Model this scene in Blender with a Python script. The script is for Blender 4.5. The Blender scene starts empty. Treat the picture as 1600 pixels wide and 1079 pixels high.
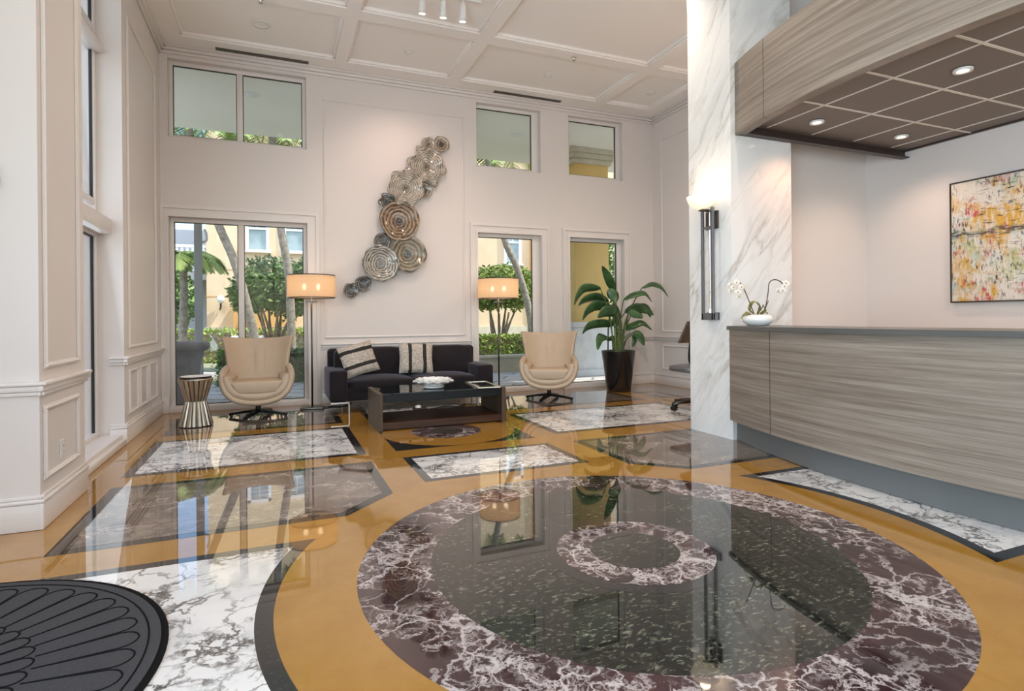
import bpy, bmesh, math, random
from mathutils import Vector, Matrix
R = math.radians
PI = math.pi
sc = bpy.context.scene
COL = sc.collection

# ------------------------------------------------------------------ camera
cam_d = bpy.data.cameras.new('camera')
cam = bpy.data.objects.new('camera', cam_d); COL.objects.link(cam)
cam_d.sensor_width = 36.0
cam_d.lens = 36.0 * 890 / 1600
cam_d.shift_y = -(539.5 - 497) / 1600
cam_d.clip_start = 0.02; cam_d.clip_end = 300
cam.matrix_world = (Matrix.Translation((0, 0, 1.2)) @ Matrix.Rotation(R(-22.5), 4, 'Z')
                    @ Matrix.Rotation(R(90), 4, 'X') @ Matrix.Rotation(-0.009, 4, 'Z'))
sc.camera = cam
sc.view_settings.view_transform = 'Standard'
sc.view_settings.look = 'None'
sc.view_settings.exposure = 0.0
sc.view_settings.gamma = 1.0
sc.view_settings.use_curve_mapping = False
sc.cycles.use_denoising = True
sc.cycles.max_bounces = 10
sc.cycles.diffuse_bounces = 5
sc.cycles.glossy_bounces = 5
sc.cycles.transparent_max_bounces = 16
sc.cycles.sample_clamp_indirect = 6.0
sc.cycles.caustics_reflective = False
sc.cycles.caustics_refractive = False

# ------------------------------------------------------------------ world, sun, daylight
world = bpy.data.worlds.new('world'); sc.world = world
world.use_nodes = True
wn = world.node_tree
bg = wn.nodes['Background']
sky = wn.nodes.new('ShaderNodeTexSky')
sky.sky_type = 'NISHITA'
sky.sun_disc = False
sky.sun_elevation = R(58); sky.sun_rotation = R(200)
sky.air_density = 1.0; sky.dust_density = 2.0; sky.ozone_density = 1.0
wn.links.new(sky.outputs[0], bg.inputs[0])
bg.inputs[1].default_value = 0.42

def light(name, kind, loc, energy, color=(1, 1, 1), rot=None, parent=None, **kw):
    d = bpy.data.lights.new(name, kind); d.energy = energy; d.color = color
    for k, v in kw.items(): setattr(d, k, v)
    o = bpy.data.objects.new(name, d); COL.objects.link(o); o.location = loc
    if rot: o.rotation_euler = rot
    if parent: o.parent = parent
    return o

sun_dir = Vector((-.90 * math.cos(R(58)), .43 * math.cos(R(58)), -math.sin(R(58))))
sun = light('sun', 'SUN', (0, 0, 20), 5.6, (1.0, 0.92, 0.80), sun_dir.to_track_quat('-Z', 'Y').to_euler(), angle=R(1.5))
# added fill lamps at unseen openings behind and left; daylight lamp in the left window
light('entrance_fill', 'AREA', (3.0, -3.2, 2.4), 120, (1.0, 0.95, 0.90), (R(150), 0, 0), shape='RECTANGLE', size=7.5, size_y=4.2)  # added area lamp, tipped up to brighten the ceiling
light('left_side_fill', 'AREA', (-2.25, -1.3, 1.5), 440, (0.66, 0.86, 1.0), (R(116), 0, R(-90)), shape='RECTANGLE', size=3.0, size_y=2.6)  # added cool lamp that brightens the pier side and reception
light('left_window_daylight', 'AREA', (-1.60, 5.8, 2.4), 17, (0.76, 0.90, 1.0), (R(98), 0, R(-90)), shape='RECTANGLE', size=1.5, size_y=4.2)

# ------------------------------------------------------------------ node helpers
def mat(name, base=(.8, .8, .8), rough=.5, metal=0.0, **kw):
    m = bpy.data.materials.new(name); m.use_nodes = True
    b = m.node_tree.nodes['Principled BSDF']
    b.inputs['Base Color'].default_value = (*base, 1)
    b.inputs['Roughness'].default_value = rough
    b.inputs['Metallic'].default_value = metal
    for k, v in kw.items(): b.inputs[k.replace('_', ' ')].default_value = v
    return m
def nodes(m): return m.node_tree, m.node_tree.nodes['Principled BSDF']
def nd(nt, t, **kw):
    n = nt.nodes.new('ShaderNode' + t)
    for k, v in kw.items():
        if hasattr(n, k) and not k[0].isupper(): setattr(n, k, v)
        else: n.inputs[k.replace('_', ' ')].default_value = v
    return n
def lk(nt, a, b): nt.links.new(a, b)
def coords(nt, kind='world', scale=(1, 1, 1), rot=(0, 0, 0)):
    if kind == 'world':
        s = nt.nodes.new('ShaderNodeNewGeometry').outputs['Position']
    else:
        s = nt.nodes.new('ShaderNodeTexCoord').outputs['Object']
    mp = nd(nt, 'Mapping'); mp.inputs['Scale'].default_value = scale; mp.inputs['Rotation'].default_value = rot
    lk(nt, s, mp.inputs[0]); return mp.outputs[0]
def ramp(nt, fac, stops, interp='LINEAR'):
    r = nt.nodes.new('ShaderNodeValToRGB'); r.color_ramp.interpolation = interp
    e = r.color_ramp.elements
    while len(e) < len(stops): e.new(0.5)
    for i, (p, c) in enumerate(stops):
        e[i].position = p; e[i].color = (*c, 1) if len(c) == 3 else c
    lk(nt, fac, r.inputs[0]); return r.outputs[0]
def grey(v): return (v, v, v)
def noise(nt, vec, scale, detail=6, rough=.6, dist=0.0):
    n = nd(nt, 'TexNoise', Scale=scale, Detail=detail, Roughness=rough, Distortion=dist)
    lk(nt, vec, n.inputs['Vector']); return n
def warp(nt, vec, scale, amt, detail=4):
    n = noise(nt, vec, scale, detail)
    s = nd(nt, 'VectorMath', operation='SUBTRACT'); lk(nt, n.outputs['Color'], s.inputs[0]); s.inputs[1].default_value = (.5, .5, .5)
    m = nd(nt, 'VectorMath', operation='SCALE'); lk(nt, s.outputs[0], m.inputs[0]); m.inputs['Scale'].default_value = amt
    a = nd(nt, 'VectorMath', operation='ADD'); lk(nt, vec, a.inputs[0]); lk(nt, m.outputs[0], a.inputs[1]); return a.outputs[0]
def edges(nt, vec, scale):
    v = nd(nt, 'TexVoronoi', feature='DISTANCE_TO_EDGE', Scale=scale); lk(nt, vec, v.inputs['Vector']); return v.outputs['Distance']
def mixc(nt, fac, a, b, mode='MIX'):
    m = nt.nodes.new('ShaderNodeMix'); m.data_type = 'RGBA'; m.blend_type = mode
    def put(sock, v):
        if isinstance(v, (tuple, list)): sock.default_value = (*v, 1) if len(v) == 3 else v
        elif isinstance(v, (int, float)): sock.default_value = v
        else: lk(nt, v, sock)
    put(m.inputs[0], fac); put(m.inputs[6], a); put(m.inputs[7], b); return m.outputs[2]
def mul(nt, a, b):
    m = nd(nt, 'Math', operation='MULTIPLY')
    for i, v in enumerate((a, b)):
        if isinstance(v, (int, float)): m.inputs[i].default_value = v
        else: lk(nt, v, m.inputs[i])
    return m.outputs[0]
def bump(nt, b, h, strength=.3, dist=.01):
    n = nd(nt, 'Bump', Strength=strength, Distance=dist); lk(nt, h, n.inputs['Height']); lk(nt, n.outputs[0], b.inputs['Normal'])

def ridge(nt, vec, scale, lo, hi, detail=5, seed=0.0):
    mp = nd(nt, 'Mapping'); mp.inputs['Location'].default_value = (seed, seed * 1.3, seed * .7); lk(nt, vec, mp.inputs[0])
    f = noise(nt, mp.outputs[0], scale, detail, .55).outputs['Fac']
    d_ = nd(nt, 'Math', operation='SUBTRACT'); lk(nt, f, d_.inputs[0]); d_.inputs[1].default_value = .5
    a_ = nd(nt, 'Math', operation='ABSOLUTE'); lk(nt, d_.outputs[0], a_.inputs[0])
    return ramp(nt, a_.outputs[0], [(0, grey(1)), (lo, grey(.75)), (hi, grey(0))])
def stone(name):
    m = mat(name, rough=.03); nt, b = nodes(m)
    b.inputs['IOR'].default_value = 1.55
    b.inputs['Coat Weight'].default_value = .42; b.inputs['Coat Roughness'].default_value = .012; b.inputs['Coat IOR'].default_value = 1.6
    return m, nt, b

# ------------------------------------------------------------------ materials
M = {}
def M_paint(name, c, rough=.45):
    m = mat(name, c, rough); nt, b = nodes(m)
    n = noise(nt, coords(nt), 1.1, 3)
    lk(nt, mixc(nt, n.outputs['Fac'], tuple(x * .975 for x in c), c), b.inputs['Base Color']); M[name] = m; return m
M_paint('wall_paint', (.74, .692, .665))
M_paint('ceiling_paint', (.90, .855, .82), .6)
M_paint('trim_paint', (.77, .725, .70), .32)
M_paint('frame_paint', (.77, .735, .71), .35)

m, nt, b = stone('yellow_marble'); M['yellow'] = m; b.inputs['Coat Weight'].default_value = .35
v = coords(nt); n1 = noise(nt, v, 3.2, 9, .72); n2 = noise(nt, v, 38, 4, .7)
c = ramp(nt, n1.outputs['Fac'], [(.3, (.325, .16, .026)), (.55, (.38, .195, .036)), (.8, (.43, .235, .058))])
c = mixc(nt, ramp(nt, n2.outputs['Fac'], [(.62, grey(0)), (.75, grey(.45))]), c, (.36, .19, .06))
lk(nt, c, b.inputs['Base Color'])

m, nt, b = stone('white_veined_marble'); M['white_marble'] = m
v0 = coords(nt); v = warp(nt, v0, 2.6, .42, 6); vb = warp(nt, v0, 7.0, .14, 5)
msk = ramp(nt, noise(nt, v0, 1.9, 3).outputs['Fac'], [(.38, grey(.12)), (.58, grey(1))])
m2 = ramp(nt, noise(nt, warp(nt, v0, 3, .35), 2.9, 4).outputs['Fac'], [(.50, grey(0)), (.60, grey(1))])
e0 = ramp(nt, edges(nt, v, 3.0), [(0, grey(1)), (.012, grey(.9)), (.026, grey(0))])
e2 = ramp(nt, edges(nt, warp(nt, v, 11, .12, 5), 11), [(0, grey(1)), (.05, grey(.8)), (.11, grey(0))])
c = ramp(nt, noise(nt, v, 1.8, 7).outputs['Fac'], [(.34, (.55, .555, .58)), (.50, (.78, .775, .77)), (.7, (.84, .83, .82))])
c = mixc(nt, mul(nt, ridge(nt, v, 2.2, .006, .014, 6), mul(nt, msk, .95)), c, (.07, .066, .064))
c = mixc(nt, mul(nt, e0, mul(nt, msk, .9)), c, (.06, .056, .054))
c = mixc(nt, mul(nt, ridge(nt, vb, 5.0, .010, .024, 5, 3.1), mul(nt, m2, .95)), c, (.06, .054, .048))
c = mixc(nt, mul(nt, e2, m2), c, (.12, .105, .092))
lk(nt, c, b.inputs['Base Color'])

m, nt, b = stone('brown_marble'); M['brown_marble'] = m
v0 = coords(nt, scale=(1, 1.5, 1), rot=(0, 0, .5)); v = warp(nt, v0, 3, .5, 6)
e1 = ramp(nt, edges(nt, v, 4), [(0, grey(1)), (.012, grey(.6)), (.03, grey(0))])
c = ramp(nt, noise(nt, v, 5, 9, .72).outputs['Fac'], [(.32, (.06, .044, .036)), (.52, (.17, .132, .11)), (.72, (.34, .285, .245))])
c = mixc(nt, mul(nt, e1, ramp(nt, noise(nt, v0, 2.5, 3).outputs['Fac'], [(.45, grey(0)), (.6, grey(.9))])), c, (.55, .49, .42))
lk(nt, c, b.inputs['Base Color'])

m, nt, b = stone('red_marble'); M['red_marble'] = m
v0 = coords(nt); v = warp(nt, v0, 1.8, .7, 7); vb = warp(nt, v0, 5, .28, 6)
k = noise(nt, v0, 1.9, 4).outputs['Fac']
k1 = ramp(nt, k, [(.34, grey(.15)), (.55, grey(.9))]); k2 = ramp(nt, k, [(.46, grey(.0)), (.60, grey(.8))]); k3 = ramp(nt, k, [(.55, grey(0)), (.64, grey(.7))])
e1 = ramp(nt, edges(nt, v, 3.2), [(0, grey(1)), (.012, grey(.8)), (.032, grey(0))])
e2 = ramp(nt, edges(nt, vb, 7.5), [(0, grey(1)), (.014, grey(.7)), (.042, grey(0))])
c = ramp(nt, noise(nt, v, 3, 6).outputs['Fac'], [(.3, (.018, .008, .010)), (.6, (.055, .022, .025)), (.8, (.09, .036, .036))])
c = mixc(nt, mul(nt, e1, k1), c, (.60, .55, .54))
c = mixc(nt, mul(nt, ridge(nt, vb, 3.2, .005, .016, 6), k1), c, (.58, .52, .51))
c = mixc(nt, mul(nt, e2, k2), c, (.54, .48, .47))
c = mixc(nt, mul(nt, ridge(nt, vb, 8, .010, .028, 6, 2.2), k2), c, (.50, .44, .43))
c = mixc(nt, mul(nt, ridge(nt, vb, 15, .016, .045, 5, 5.0), k3), c, (.50, .44, .43))
lk(nt, c, b.inputs['Base Color'])

m, nt, b = stone('green_black_granite'); M['green_granite'] = m
v0 = coords(nt, scale=(1, 1.9, 1), rot=(0, 0, -.35)); v = warp(nt, v0, 5, .12, 4)
s = ramp(nt, noise(nt, v, 27, 7, .72).outputs['Fac'], [(.52, grey(0)), (.60, grey(.4)), (.70, grey(1))])
k = ramp(nt, noise(nt, v0, 2.4, 3).outputs['Fac'], [(.34, grey(.25)), (.58, grey(1))])
c = mixc(nt, mul(nt, s, k), (.006, .007, .006), (.27, .285, .20))
lk(nt, c, b.inputs['Base Color'])

m, nt, b = stone('dark_border_granite'); M['border'] = m
s = ramp(nt, noise(nt, coords(nt), 70, 4, .7).outputs['Fac'], [(.62, grey(0)), (.72, grey(.7))])
lk(nt, mixc(nt, s, (.020, .019, .020), (.24, .22, .21)), b.inputs['Base Color'])

m = mat('column_marble', rough=.12); nt, b = nodes(m); M['column_marble'] = m
pos = nt.nodes.new('ShaderNodeNewGeometry').outputs['Position']
def dot(v3):
    n = nd(nt, 'VectorMath', operation='DOT_PRODUCT'); lk(nt, pos, n.inputs[0]); n.inputs[1].default_value = v3; return n.outputs['Value']
cb = nd(nt, 'CombineXYZ'); lk(nt, dot((.80, -.80, -.60)), cb.inputs[0]); lk(nt, dot((.13, -.13, .17)), cb.inputs[1])
vr = cb.outputs[0]; v = warp(nt, vr, 2.2, .30, 7)
def streak(scale, lo, hi):
    mp = nd(nt, 'Mapping'); mp.inputs['Location'].default_value = (scale, scale * 2, 0); mp.inputs['Scale'].default_value = (scale, scale, 1); lk(nt, v, mp.inputs[0])
    f = noise(nt, mp.outputs[0], 1.0, 6, .55).outputs['Fac']
    d_ = nd(nt, 'Math', operation='SUBTRACT'); lk(nt, f, d_.inputs[0]); d_.inputs[1].default_value = .5
    a_ = nd(nt, 'Math', operation='ABSOLUTE'); lk(nt, d_.outputs[0], a_.inputs[0])
    return ramp(nt, a_.outputs[0], [(0, grey(1)), (lo, grey(.5)), (hi, grey(0))])
k = ramp(nt, noise(nt, vr, 1.6, 4).outputs['Fac'], [(.42, grey(0)), (.62, grey(.85))])
c = ramp(nt, noise(nt, v, 1.2, 7).outputs['Fac'], [(.34, (.66, .67, .67)), (.5, (.80, .805, .80)), (.8, (.85, .85, .84))])
c = mixc(nt, mul(nt, streak(1.7, .008, .03), k), c, (.44, .41, .37)); c = mixc(nt, mul(nt, streak(4.2, .010, .035), mul(nt, k, .5)), c, (.52, .49, .45))
lk(nt, c, b.inputs['Base Color'])

def wood(name, c0, c1, c2, scale, rough=.45, kind='world', fine=2.2):
    m = mat(name, rough=rough); nt, b = nodes(m)
    v = coords(nt, kind, scale); n = noise(nt, v, 1.0, 8, .62); n2 = noise(nt, v, fine * 2, 5, .7)
    f = mixc(nt, .38, n.outputs['Fac'], n2.outputs['Fac'])
    lk(nt, ramp(nt, f, [(.36, c0), (.5, c1), (.64, c2)]), b.inputs['Base Color']); M[name] = m; return m
wood('grey_laminate', (.145, .112, .088), (.235, .195, .160), (.34, .295, .25), (.55, .55, 30), .42)
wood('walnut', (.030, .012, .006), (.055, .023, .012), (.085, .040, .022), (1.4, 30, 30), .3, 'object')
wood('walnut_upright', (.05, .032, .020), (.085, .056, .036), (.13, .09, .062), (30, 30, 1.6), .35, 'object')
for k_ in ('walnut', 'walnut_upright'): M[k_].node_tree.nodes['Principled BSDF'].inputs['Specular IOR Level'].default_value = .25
def plain(name, c, rough=.5, metal=0.0, **kw): M[name] = mat(name, c, rough, metal, **kw)
plain('dark_top', (.095, .095, .09), .35)
plain('toe_kick', (.13, .135, .135), .35)
plain('canopy_tile', (.19, .16, .14), .6)
plain('canopy_grid', (.72, .67, .60), .5)
plain('canopy_trim', (.035, .022, .018), .4)
plain('seam', (.015, .013, .012), .6)
plain('black_metal', (.012, .012, .012), .35, .6)
plain('bronze_metal', (.11, .10, .09), .3, .9)
plain('grey_metal', (.20, .20, .22), .38, .7)
plain('chrome', (.75, .74, .72), .12, 1.0)
plain('steel', (.42, .41, .39), .3, 1.0)
plain('silver_frame', (.72, .70, .62), .22, .8)
plain('white_plastic', (.75, .74, .72), .35)
plain('black_plastic', (.012, .012, .012), .4)
plain('white_ceramic', (.82, .81, .79), .15, Coat_Weight=.6)
plain('matte_white', (.84, .84, .84), .7, Specular_IOR_Level=.2)
plain('black_gloss', (.010, .010, .011), .16, Coat_Weight=.3)
plain('black_glass', (.006, .010, .011), .03)
plain('black_lacquer', (.006, .007, .008), .35, Specular_IOR_Level=.25)
plain('vent_dark', (.10, .085, .07), .6)
plain('soil', (.03, .02, .014), .9)
plain('outlet_slot', (.08, .08, .08), .5)

def M_emit(name, c, s, base=(.8, .8, .8)):
    m = mat(name, base, .4); nt, b = nodes(m)
    b.inputs['Emission Color'].default_value = (*c, 1); b.inputs['Emission Strength'].default_value = s; M[name] = m
M_emit('lamp_lens', (1.0, .80, .52), 9)
M_emit('bulb', (1.0, .84, .60), 9)
M_emit('sconce_glass', (1.0, .78, .46), .75)

m = mat('leather', (.57, .45, .335), .38); nt, b = nodes(m); M['leather'] = m
n = noise(nt, coords(nt, 'object'), 260, 3); bump(nt, b, n.outputs['Fac'], .10, .002)
n2 = noise(nt, coords(nt, 'object'), 5, 3); lk(nt, mixc(nt, n2.outputs['Fac'], (.43, .325, .225), (.49, .38, .275)), b.inputs['Base Color'])

m = mat('velvet', (.022, .017, .019), .85, Sheen_Weight=.22, Sheen_Roughness=.4, Specular_IOR_Level=.2); nt, b = nodes(m); M['velvet'] = m
b.inputs['Sheen Tint'].default_value = (.52, .50, .58, 1); b.inputs['Sheen Weight'].default_value = .34
n = noise(nt, coords(nt, 'object'), 3.5, 5); lk(nt, mixc(nt, n.outputs['Fac'], (.008, .007, .010), (.022, .016, .018)), b.inputs['Base Color'])

def striped(name, axis):
    m = mat(name, rough=.9); nt, b = nodes(m); M[name] = m
    tc = nt.nodes.new('ShaderNodeTexCoord'); sp = nd(nt, 'SeparateXYZ'); wv = warp(nt, tc.outputs['Object'], 7, .025, 2); lk(nt, wv, sp.inputs[0])
    a = nd(nt, 'Math', operation='MULTIPLY_ADD'); lk(nt, sp.outputs[axis], a.inputs[0]); a.inputs[1].default_value = 1.0; a.inputs[2].default_value = .5
    st = ramp(nt, a.outputs[0], [(0, grey(0)), (.385, grey(1)), (.43, grey(0)), (.585, grey(1)), (.635, grey(0))], 'CONSTANT')
    n = noise(nt, coords(nt, 'object', (1, 1, 1)), 60, 5, .8)
    tx = ramp(nt, n.outputs['Fac'], [(.35, (.20, .16, .125)), (.5, (.46, .40, .345)), (.65, (.66, .62, .56))])
    lk(nt, mixc(nt, st, tx, (.022, .018, .015)), b.inputs['Base Color']); bump(nt, b, n.outputs['Fac'], .6, .004)
striped('striped_weave', 2)
striped('striped_weave_upright', 0)

# floor mat: charcoal carpet
m = mat('mat_carpet', rough=.95); nt, b = nodes(m); M['mat_carpet'] = m
n = noise(nt, coords(nt), 420, 3, .8); lk(nt, ramp(nt, n.outputs['Fac'], [(.3, (.022, .022, .025)), (.6, (.070, .070, .078)), (.8, (.13, .13, .145))]), b.inputs['Base Color'])
bump(nt, b, n.outputs['Fac'], .8, .004)
plain('mat_rubber', (.008, .008, .009), .95, Specular_IOR_Level=.1)

# side table staves
m = mat('brushed_nickel', (.50, .45, .37), .30, 1.0); M['brushed_nickel'] = m

# lamp shade: woven fabric that lets the bulbs show
m = bpy.data.materials.new('shade_fabric'); m.use_nodes = True; nt = m.node_tree; nt.nodes.clear(); M['shade_fabric'] = m
o = nt.nodes.new('ShaderNodeOutputMaterial'); d = nd(nt, 'BsdfDiffuse'); d.inputs[0].default_value = (.80, .60, .42, 1)
t = nd(nt, 'BsdfTranslucent'); t.inputs[0].default_value = (.84, .60, .38, 1); tr = nd(nt, 'BsdfTransparent')
x1 = nd(nt, 'MixShader'); x1.inputs[0].default_value = .5; lk(nt, d.outputs[0], x1.inputs[1]); lk(nt, t.outputs[0], x1.inputs[2])
x2 = nd(nt, 'MixShader'); x2.inputs[0].default_value = .045; lk(nt, x1.outputs[0], x2.inputs[1]); lk(nt, tr.outputs[0], x2.inputs[2]); lk(nt, x2.outputs[0], o.inputs[0])

# window glass: clear pane with a fresnel reflection
def M_pane(name, tint=(.97, .99, .985), spec=.35):
    m = bpy.data.materials.new(name); m.use_nodes = True; nt = m.node_tree; nt.nodes.clear(); M[name] = m
    o = nt.nodes.new('ShaderNodeOutputMaterial'); tr = nd(nt, 'BsdfTransparent'); tr.inputs[0].default_value = (*tint, 1)
    g = nd(nt, 'BsdfGlossy', Roughness=.01); f = nd(nt, 'Fresnel', IOR=1.45)
    x = nd(nt, 'MixShader'); lk(nt, mul(nt, f.outputs[0], spec), x.inputs[0]); lk(nt, tr.outputs[0], x.inputs[1]); lk(nt, g.outputs[0], x.inputs[2]); lk(nt, x.outputs[0], o.inputs[0])
M_pane('glass_pane')

# blown glass wall plates: swirled rings, partly see-through
def M_plate(name, dark, mid, light_, heart, rings, clear=.3):
    m = bpy.data.materials.new(name); m.use_nodes = True; nt = m.node_tree; M[name] = m
    b = nt.nodes['Principled BSDF']; o = nt.nodes['Material Output']
    b.inputs['Roughness'].default_value = .12; b.inputs['Coat Weight'].default_value = .7
    v = coords(nt, 'object', (1, 0, 1)); vw = warp(nt, v, 7, .11, 6)
    ln = nd(nt, 'VectorMath', operation='LENGTH'); lk(nt, vw, ln.inputs[0])
    w = nd(nt, 'Math', operation='SINE'); lk(nt, mul(nt, ln.outputs['Value'], rings), w.inputs[0])
    w2 = nd(nt, 'Math', operation='MULTIPLY_ADD'); lk(nt, w.outputs[0], w2.inputs[0]); w2.inputs[1].default_value = .5; w2.inputs[2].default_value = .5
    n = noise(nt, vw, 22, 6, .7)
    f = mixc(nt, .58, w2.outputs[0], n.outputs['Fac'])
    c = ramp(nt, f, [(.25, dark), (.48, mid), (.72, light_)])
    ln0 = nd(nt, 'VectorMath', operation='LENGTH'); lk(nt, vw, ln0.inputs[0])
    h = ramp(nt, ln0.outputs['Value'], [(.02, grey(.95)), (.095, grey(0))])
    c = mixc(nt, h, c, heart); lk(nt, c, b.inputs['Base Color'])
    tr = nd(nt, 'BsdfTransparent'); x = nd(nt, 'MixShader')
    lk(nt, ramp(nt, f, [(.4, grey(.05)), (.8, grey(clear))]), x.inputs[0]); lk(nt, b.outputs[0], x.inputs[1]); lk(nt, tr.outputs[0], x.inputs[2]); lk(nt, x.outputs[0], o.inputs[0])
M_plate('plate_pale', (.10, .085, .065), (.42, .37, .30), (.72, .67, .58), (.14, .11, .08), 190, .6)
M_plate('plate_ringed', (.045, .042, .036), (.30, .28, .235), (.66, .63, .55), (.10, .09, .07), 165, .4)
M_plate('plate_amber', (.06, .033, .015), (.19, .12, .066), (.42, .30, .19), (.015, .010, .008), 120, .15)
M_plate('plate_smoky', (.07, .064, .046), (.23, .20, .14), (.46, .37, .26), (.03, .022, .016), 110, .3)
M_plate('plate_dark', (.012, .012, .011), (.085, .08, .068), (.36, .33, .27), (.008, .008, .008), 210, .25)
M_plate('plate_bronze', (.12, .09, .06), (.36, .29, .205), (.56, .48, .36), (.03, .022, .014), 150, .15)

# painting: abstract drips and dabs
m = mat('abstract_paint', rough=.6); nt, b = nodes(m); M['abstract_paint'] = m
vo = coords(nt, 'object', (1, 1, 1)); vs = coords(nt, 'object', (1, 9, 2.6)); vh = coords(nt, 'object', (1, 3, 14))
def blot(vec, sc_, lo, hi, seed):
    mp = nd(nt, 'Mapping'); mp.inputs['Location'].default_value = (seed, seed * 1.7, seed * .6); lk(nt, vec, mp.inputs[0])
    return ramp(nt, noise(nt, mp.outputs[0], sc_, 6, .68).outputs['Fac'], [(lo, grey(0)), (hi, grey(1))])
c = mixc(nt, noise(nt, vs, 4, 5).outputs['Fac'], (.58, .52, .44), (.82, .78, .72))
c = mixc(nt, mul(nt, blot(vo, 1.7, .50, .58, 3), blot(vs, 3, .38, .52, 8)), c, (.62, .36, .05))
c = mixc(nt, mul(nt, blot(vo, 2.4, .53, .61, 11), blot(vs, 4, .40, .55, 9)), c, (.42, .46, .20))
c = mixc(nt, mul(nt, blot(vo, 2.4, .54, .62, 23), mul(nt, blot(vs, 3, .40, .55, 4), .8)), c, (.38, .56, .56))
c = mixc(nt, mul(nt, blot(vo, 2.8, .55, .62, 31), blot(vs, 5, .45, .55, 5)), c, (.50, .07, .07))
c = mixc(nt, mul(nt, blot(vs, 5, .54, .60, 17), blot(vo, 2, .42, .55, 6)), c, (.07, .055, .05))
c = mixc(nt, mul(nt, mul(nt, blot(vh, 3, .56, .61, 41), blot(vo, 1.8, .48, .56, 13)), .9), c, (.035, .03, .03))
sp = nd(nt, 'SeparateXYZ'); lk(nt, warp(nt, vo, 5, .12, 5), sp.inputs[0])
a = nd(nt, 'Math', operation='MULTIPLY_ADD'); lk(nt, sp.outputs[2], a.inputs[0]); a.inputs[1].default_value = 1; a.inputs[2].default_value = .5
band = ramp(nt, a.outputs[0], [(.53, grey(0)), (.56, grey(.9)), (.59, grey(.9)), (.62, grey(0))])
c = mixc(nt, mul(nt, band, blot(vh, 4, .42, .52, 2)), c, (.04, .045, .05)); lk(nt, c, b.inputs['Base Color'])

def M_leaf(name, a, b_, rough=.45, sc_=8, kind='object', trans=0.0):
    m = mat(name, rough=rough); nt, b = nodes(m); M[name] = m
    n = noise(nt, coords(nt, kind), sc_, 4); lk(nt, ramp(nt, n.outputs['Fac'], [(.35, a), (.65, b_)]), b.inputs['Base Color'])
M_leaf('plant_leaf', (.018, .060, .020), (.045, .13, .035), .32)
M_leaf('plant_stem', (.12, .19, .045), (.22, .30, .08), .45)
M_leaf('plant_stalk', (.06, .09, .03), (.10, .13, .05), .5)
M_leaf('orchid_leaf', (.10, .14, .02), (.30, .24, .06), .5, 30)
M_leaf('orchid_stem', (.05, .035, .02), (.09, .06, .03), .6)
plain('orchid_petal', (.84, .80, .72), .6)
plain('orchid_heart', (.45, .27, .10), .6)
M_leaf('tree_leaf', (.055, .125, .030), (.20, .32, .085), .5, 1.6, 'world')
M_leaf('tree_leaf_light', (.15, .24, .045), (.36, .44, .12), .5, 1.6, 'world')
M_leaf('hedge_leaf', (.045, .10, .025), (.16, .27, .06), .5, 2.2, 'world')
M_leaf('hedge_light_leaf', (.16, .27, .05), (.38, .46, .10), .5, 2.2, 'world')
M_leaf('palm_leaf', (.14, .26, .05), (.38, .48, .15), .5, 2, 'world')
M_leaf('lawn', (.20, .22, .13), (.32, .33, .22), .9, 8, 'world')
M_leaf('bark', (.22, .19, .155), (.40, .36, .31), .9, 14, 'world')
M_leaf('branch_bark', (.16, .12, .085), (.30, .24, .18), .9, 10, 'world')
M_leaf('yellow_stucco', (.66, .51, .33), (.72, .57, .39), .9, 2, 'world')
M_leaf('ochre_stucco', (.68, .46, .16), (.73, .51, .19), .9, 2, 'world')
M_leaf('orange_stucco', (.60, .34, .12), (.66, .39, .15), .9, 2, 'world')
M_leaf('pale_stone', (.62, .63, .62), (.72, .72, .70), .8, 5, 'world')
M_leaf('cap_stone', (.52, .48, .38), (.60, .56, .45), .8, 5, 'world')
M_leaf('urn_stone', (.20, .185, .19), (.27, .25, .255), .8, 6, 'world')
M_leaf('porch_plaster', (.86, .86, .83), (.90, .90, .87), .9, 1, 'world')
plain('white_trim', (.80, .82, .84), .6)
plain('sky_window', (.28, .36, .38), .08, Coat_Weight=1.0)
plain('post_grey', (.30, .31, .31), .5)
plain('balcony_blue', (.42, .46, .52), .7)
plain('globe_white', (.86, .86, .84), .3)
m = mat('pavers', rough=.75); nt, b = nodes(m); M['pavers'] = m
br = nd(nt, 'TexBrick', Scale=1.0, Mortar_Size=.02, Brick_Width=.9, Row_Height=.45); lk(nt, coords(nt, scale=(1, 1, 1), rot=(0, 0, R(35))), br.inputs['Vector'])
br.inputs['Color1'].default_value = (.52, .51, .50, 1); br.inputs['Color2'].default_value = (.60, .59, .57, 1); br.inputs['Mortar'].default_value = (.16, .15, .15, 1)
lk(nt, br.outputs[0], b.inputs['Base Color'])
m = mat('path_concrete', (.55, .54, .52), .85); M['path'] = m

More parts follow.
